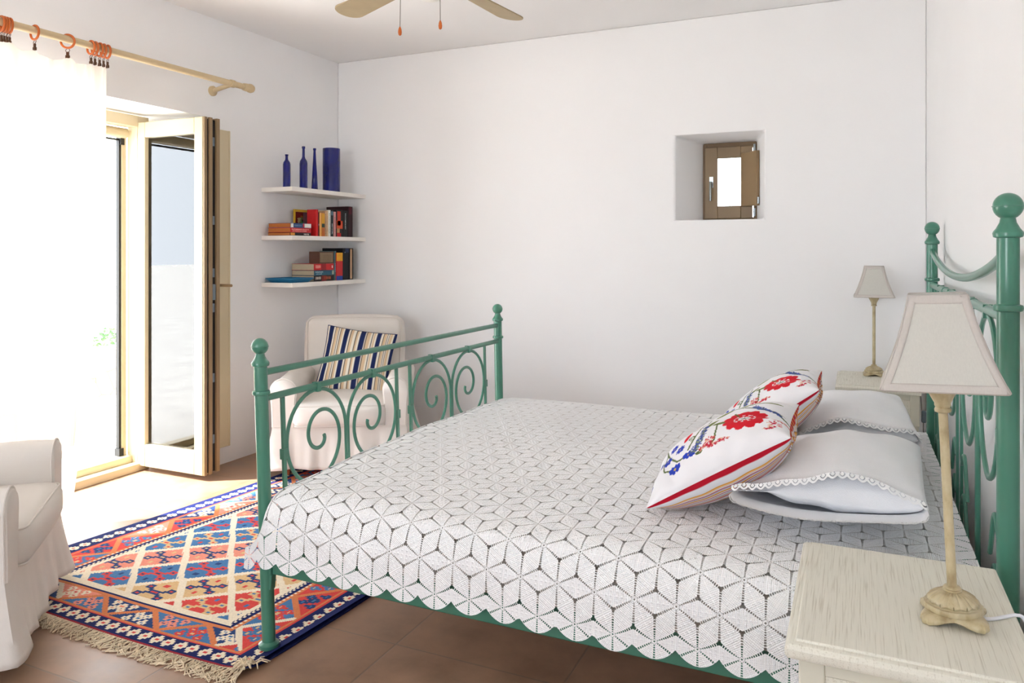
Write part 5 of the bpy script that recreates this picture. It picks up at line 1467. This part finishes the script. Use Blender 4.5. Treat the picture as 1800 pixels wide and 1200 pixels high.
# cloth: columns follow the hooks; sags between them, folds run down
hooks = [(-60, 0), (2, 0), (12, 0), (17, 0), (61, 0), (119, 0), (160, 0), (175, 0), (189, 0)]
Y0, Y1 = on_left(-160, PX_), on_left(190, PX_)
hy = [on_left(p, PX_) for p, _ in hooks]
def curt(u, v):
    y = Y0 + (Y1 - Y0) * u
    sag = 0.0
    for a, b in zip(hy[:-1], hy[1:]):
        if a <= y <= b: q = (y - a) / (b - a); sag = 4 * q * (1 - q) * (b - a) * 0.16
    top = PZ_ - 0.084 - sag
    z = top + (0.115 - top) * v
    f_ = math.sin(y * 2 * PI / 0.30 + 1.3) * 0.5 + 0.35 * math.sin(y * 2 * PI / 0.17) + 0.2 * math.sin(y * 2 * PI / 0.09 + v * 2)
    g = math.exp(-((y - hy[-1] + 0.10) / 0.16) ** 2)
    x = PX_ + (0.018 + 0.03 * v) * f_ + 0.012 * g * math.sin(y * 2 * PI / 0.055)
    # heavier gathered fold at the photo's left edge
    yl = on_left(5, PX_); gl = math.exp(-((y - yl) / 0.05) ** 2); x += 0.05 * gl * min(1, v * 4)
    # lower edge of the free side is drawn back towards the left
    pull = max(0, v - 0.30) / 0.70
    y2 = y - 0.17 * (pull ** 1.35) * u ** 3
    return (x, y2, z)
m = MB(); m.grid(curt, 260, 70, uvfn=lambda u, v: (u * (Y1 - Y0), v * 2.1))
cu = m.build('curtain', M['curtain'], smooth=180); tag(cu, 'sheer white cotton curtain hanging from wooden rings over the garden door', 'curtain')
# crochet insert near the bottom, sewn on as its own band
def ins(u, v):
    p = curt(u, 0.765 + 0.10 * v); return (p[0] + 0.002, p[1], p[2])
m = MB(); m.grid(ins, 260, 6, uvfn=lambda u, v: (u * (Y1 - Y0), v * 0.2)); m.build('crochet_band', M['curtain_band'], cu, smooth=180)

# ============================================================ CEILING FAN
fc = (-1.532, 2.589)
t = thing('ceiling_fan', 'ceiling fan with pale brown blades hanging at the top of the photo', 'ceiling fan', (fc[0], fc[1], 0))
MB().lathe([(0.001, 2.699), (0.065, 2.699), (0.062, 2.66), (0.035, 2.635), (0.014, 2.63)], n=28).build('canopy', M['fan_white'], t)
MB().cyl((0, 0, 2.46), (0, 0, 2.64), 0.013, 14).build('rod', M['fan_white'], t)
MB().lathe([(0.014, 2.475), (0.07, 2.468), (0.105, 2.445), (0.11, 2.40), (0.10, 2.372), (0.06, 2.360), (0.058, 2.330), (0.001, 2.325)], n=36).build('motor_housing', M['fan_white'], t)
MB().lathe([(0.055, 2.33), (0.052, 2.312), (0.040, 2.296), (0.022, 2.288), (0.001, 2.286)], n=30).build('switch_cap', M['fan_white'], t)
for k in range(5):
    a = math.radians(84.5 + 72 * k)
    Rz = Matrix.Rotation(a, 4, 'Z') @ Matrix.Translation((0, 0, 2.392)) @ Matrix.Rotation(math.radians(10), 4, 'X')
    outl = []
    L0, L1 = 0.17, 0.69
    for i in range(13): q = i / 12; outl.append((L0 + (L1 - 0.07 - L0) * q, -(0.045 + 0.022 * q)))
    for i in range(1, 12): an = -PI / 2 + PI * i / 12; outl.append((L1 - 0.07 + 0.07 * math.cos(an), 0.067 * math.sin(an)))
    for i in range(13): q = 1 - i / 12; outl.append((L0 + (L1 - 0.07 - L0) * q, 0.045 + 0.022 * q))
    m = MB(); m.prism(outl, lambda x, y, z: tuple(Rz @ Vector((x, y, z))), 0.006)
    bl = m.build('blade', M['blade'], t, smooth=0, bevel=0.0015)
    m = MB(); m.prism([(0.09, -0.018), (0.20, -0.022), (0.24, -0.035), (0.25, 0), (0.24, 0.035), (0.20, 0.022), (0.09, 0.018)], lambda x, y, z: tuple(Rz @ Vector((x, y, z - 0.004))), 0.004)
    m.build('blade_iron', M['fan_white'], bl, smooth=0)
def world_at(px, py, dep):
    r, u = (px - 900) / FPX, (441 - py) / FPX; ct, st = math.cos(TH), math.sin(TH)
    return dep * (r * ct - st), dep * (r * st + ct), CAM_H + dep * u
for (px, py, dp) in ((703, 54, 2.99), (774, 43, 2.95)):
    x, y, z = world_at(px, py, dp); x -= fc[0]; y -= fc[1]
    m = MB(); m.cyl((x, y, z + 0.012), (x * 0.97, y * 0.97, 2.36), 0.0018, 6); o = m.build('pull_cord', M['chain'], t)
    MB().lathe([(0.001, -0.020), (0.006, -0.016), (0.0075, -0.006), (0.006, 0.006), (0.003, 0.014), (0.002, 0.016)], (x, y, z), 12).build('pull_knob', M['orange_wood'], o)
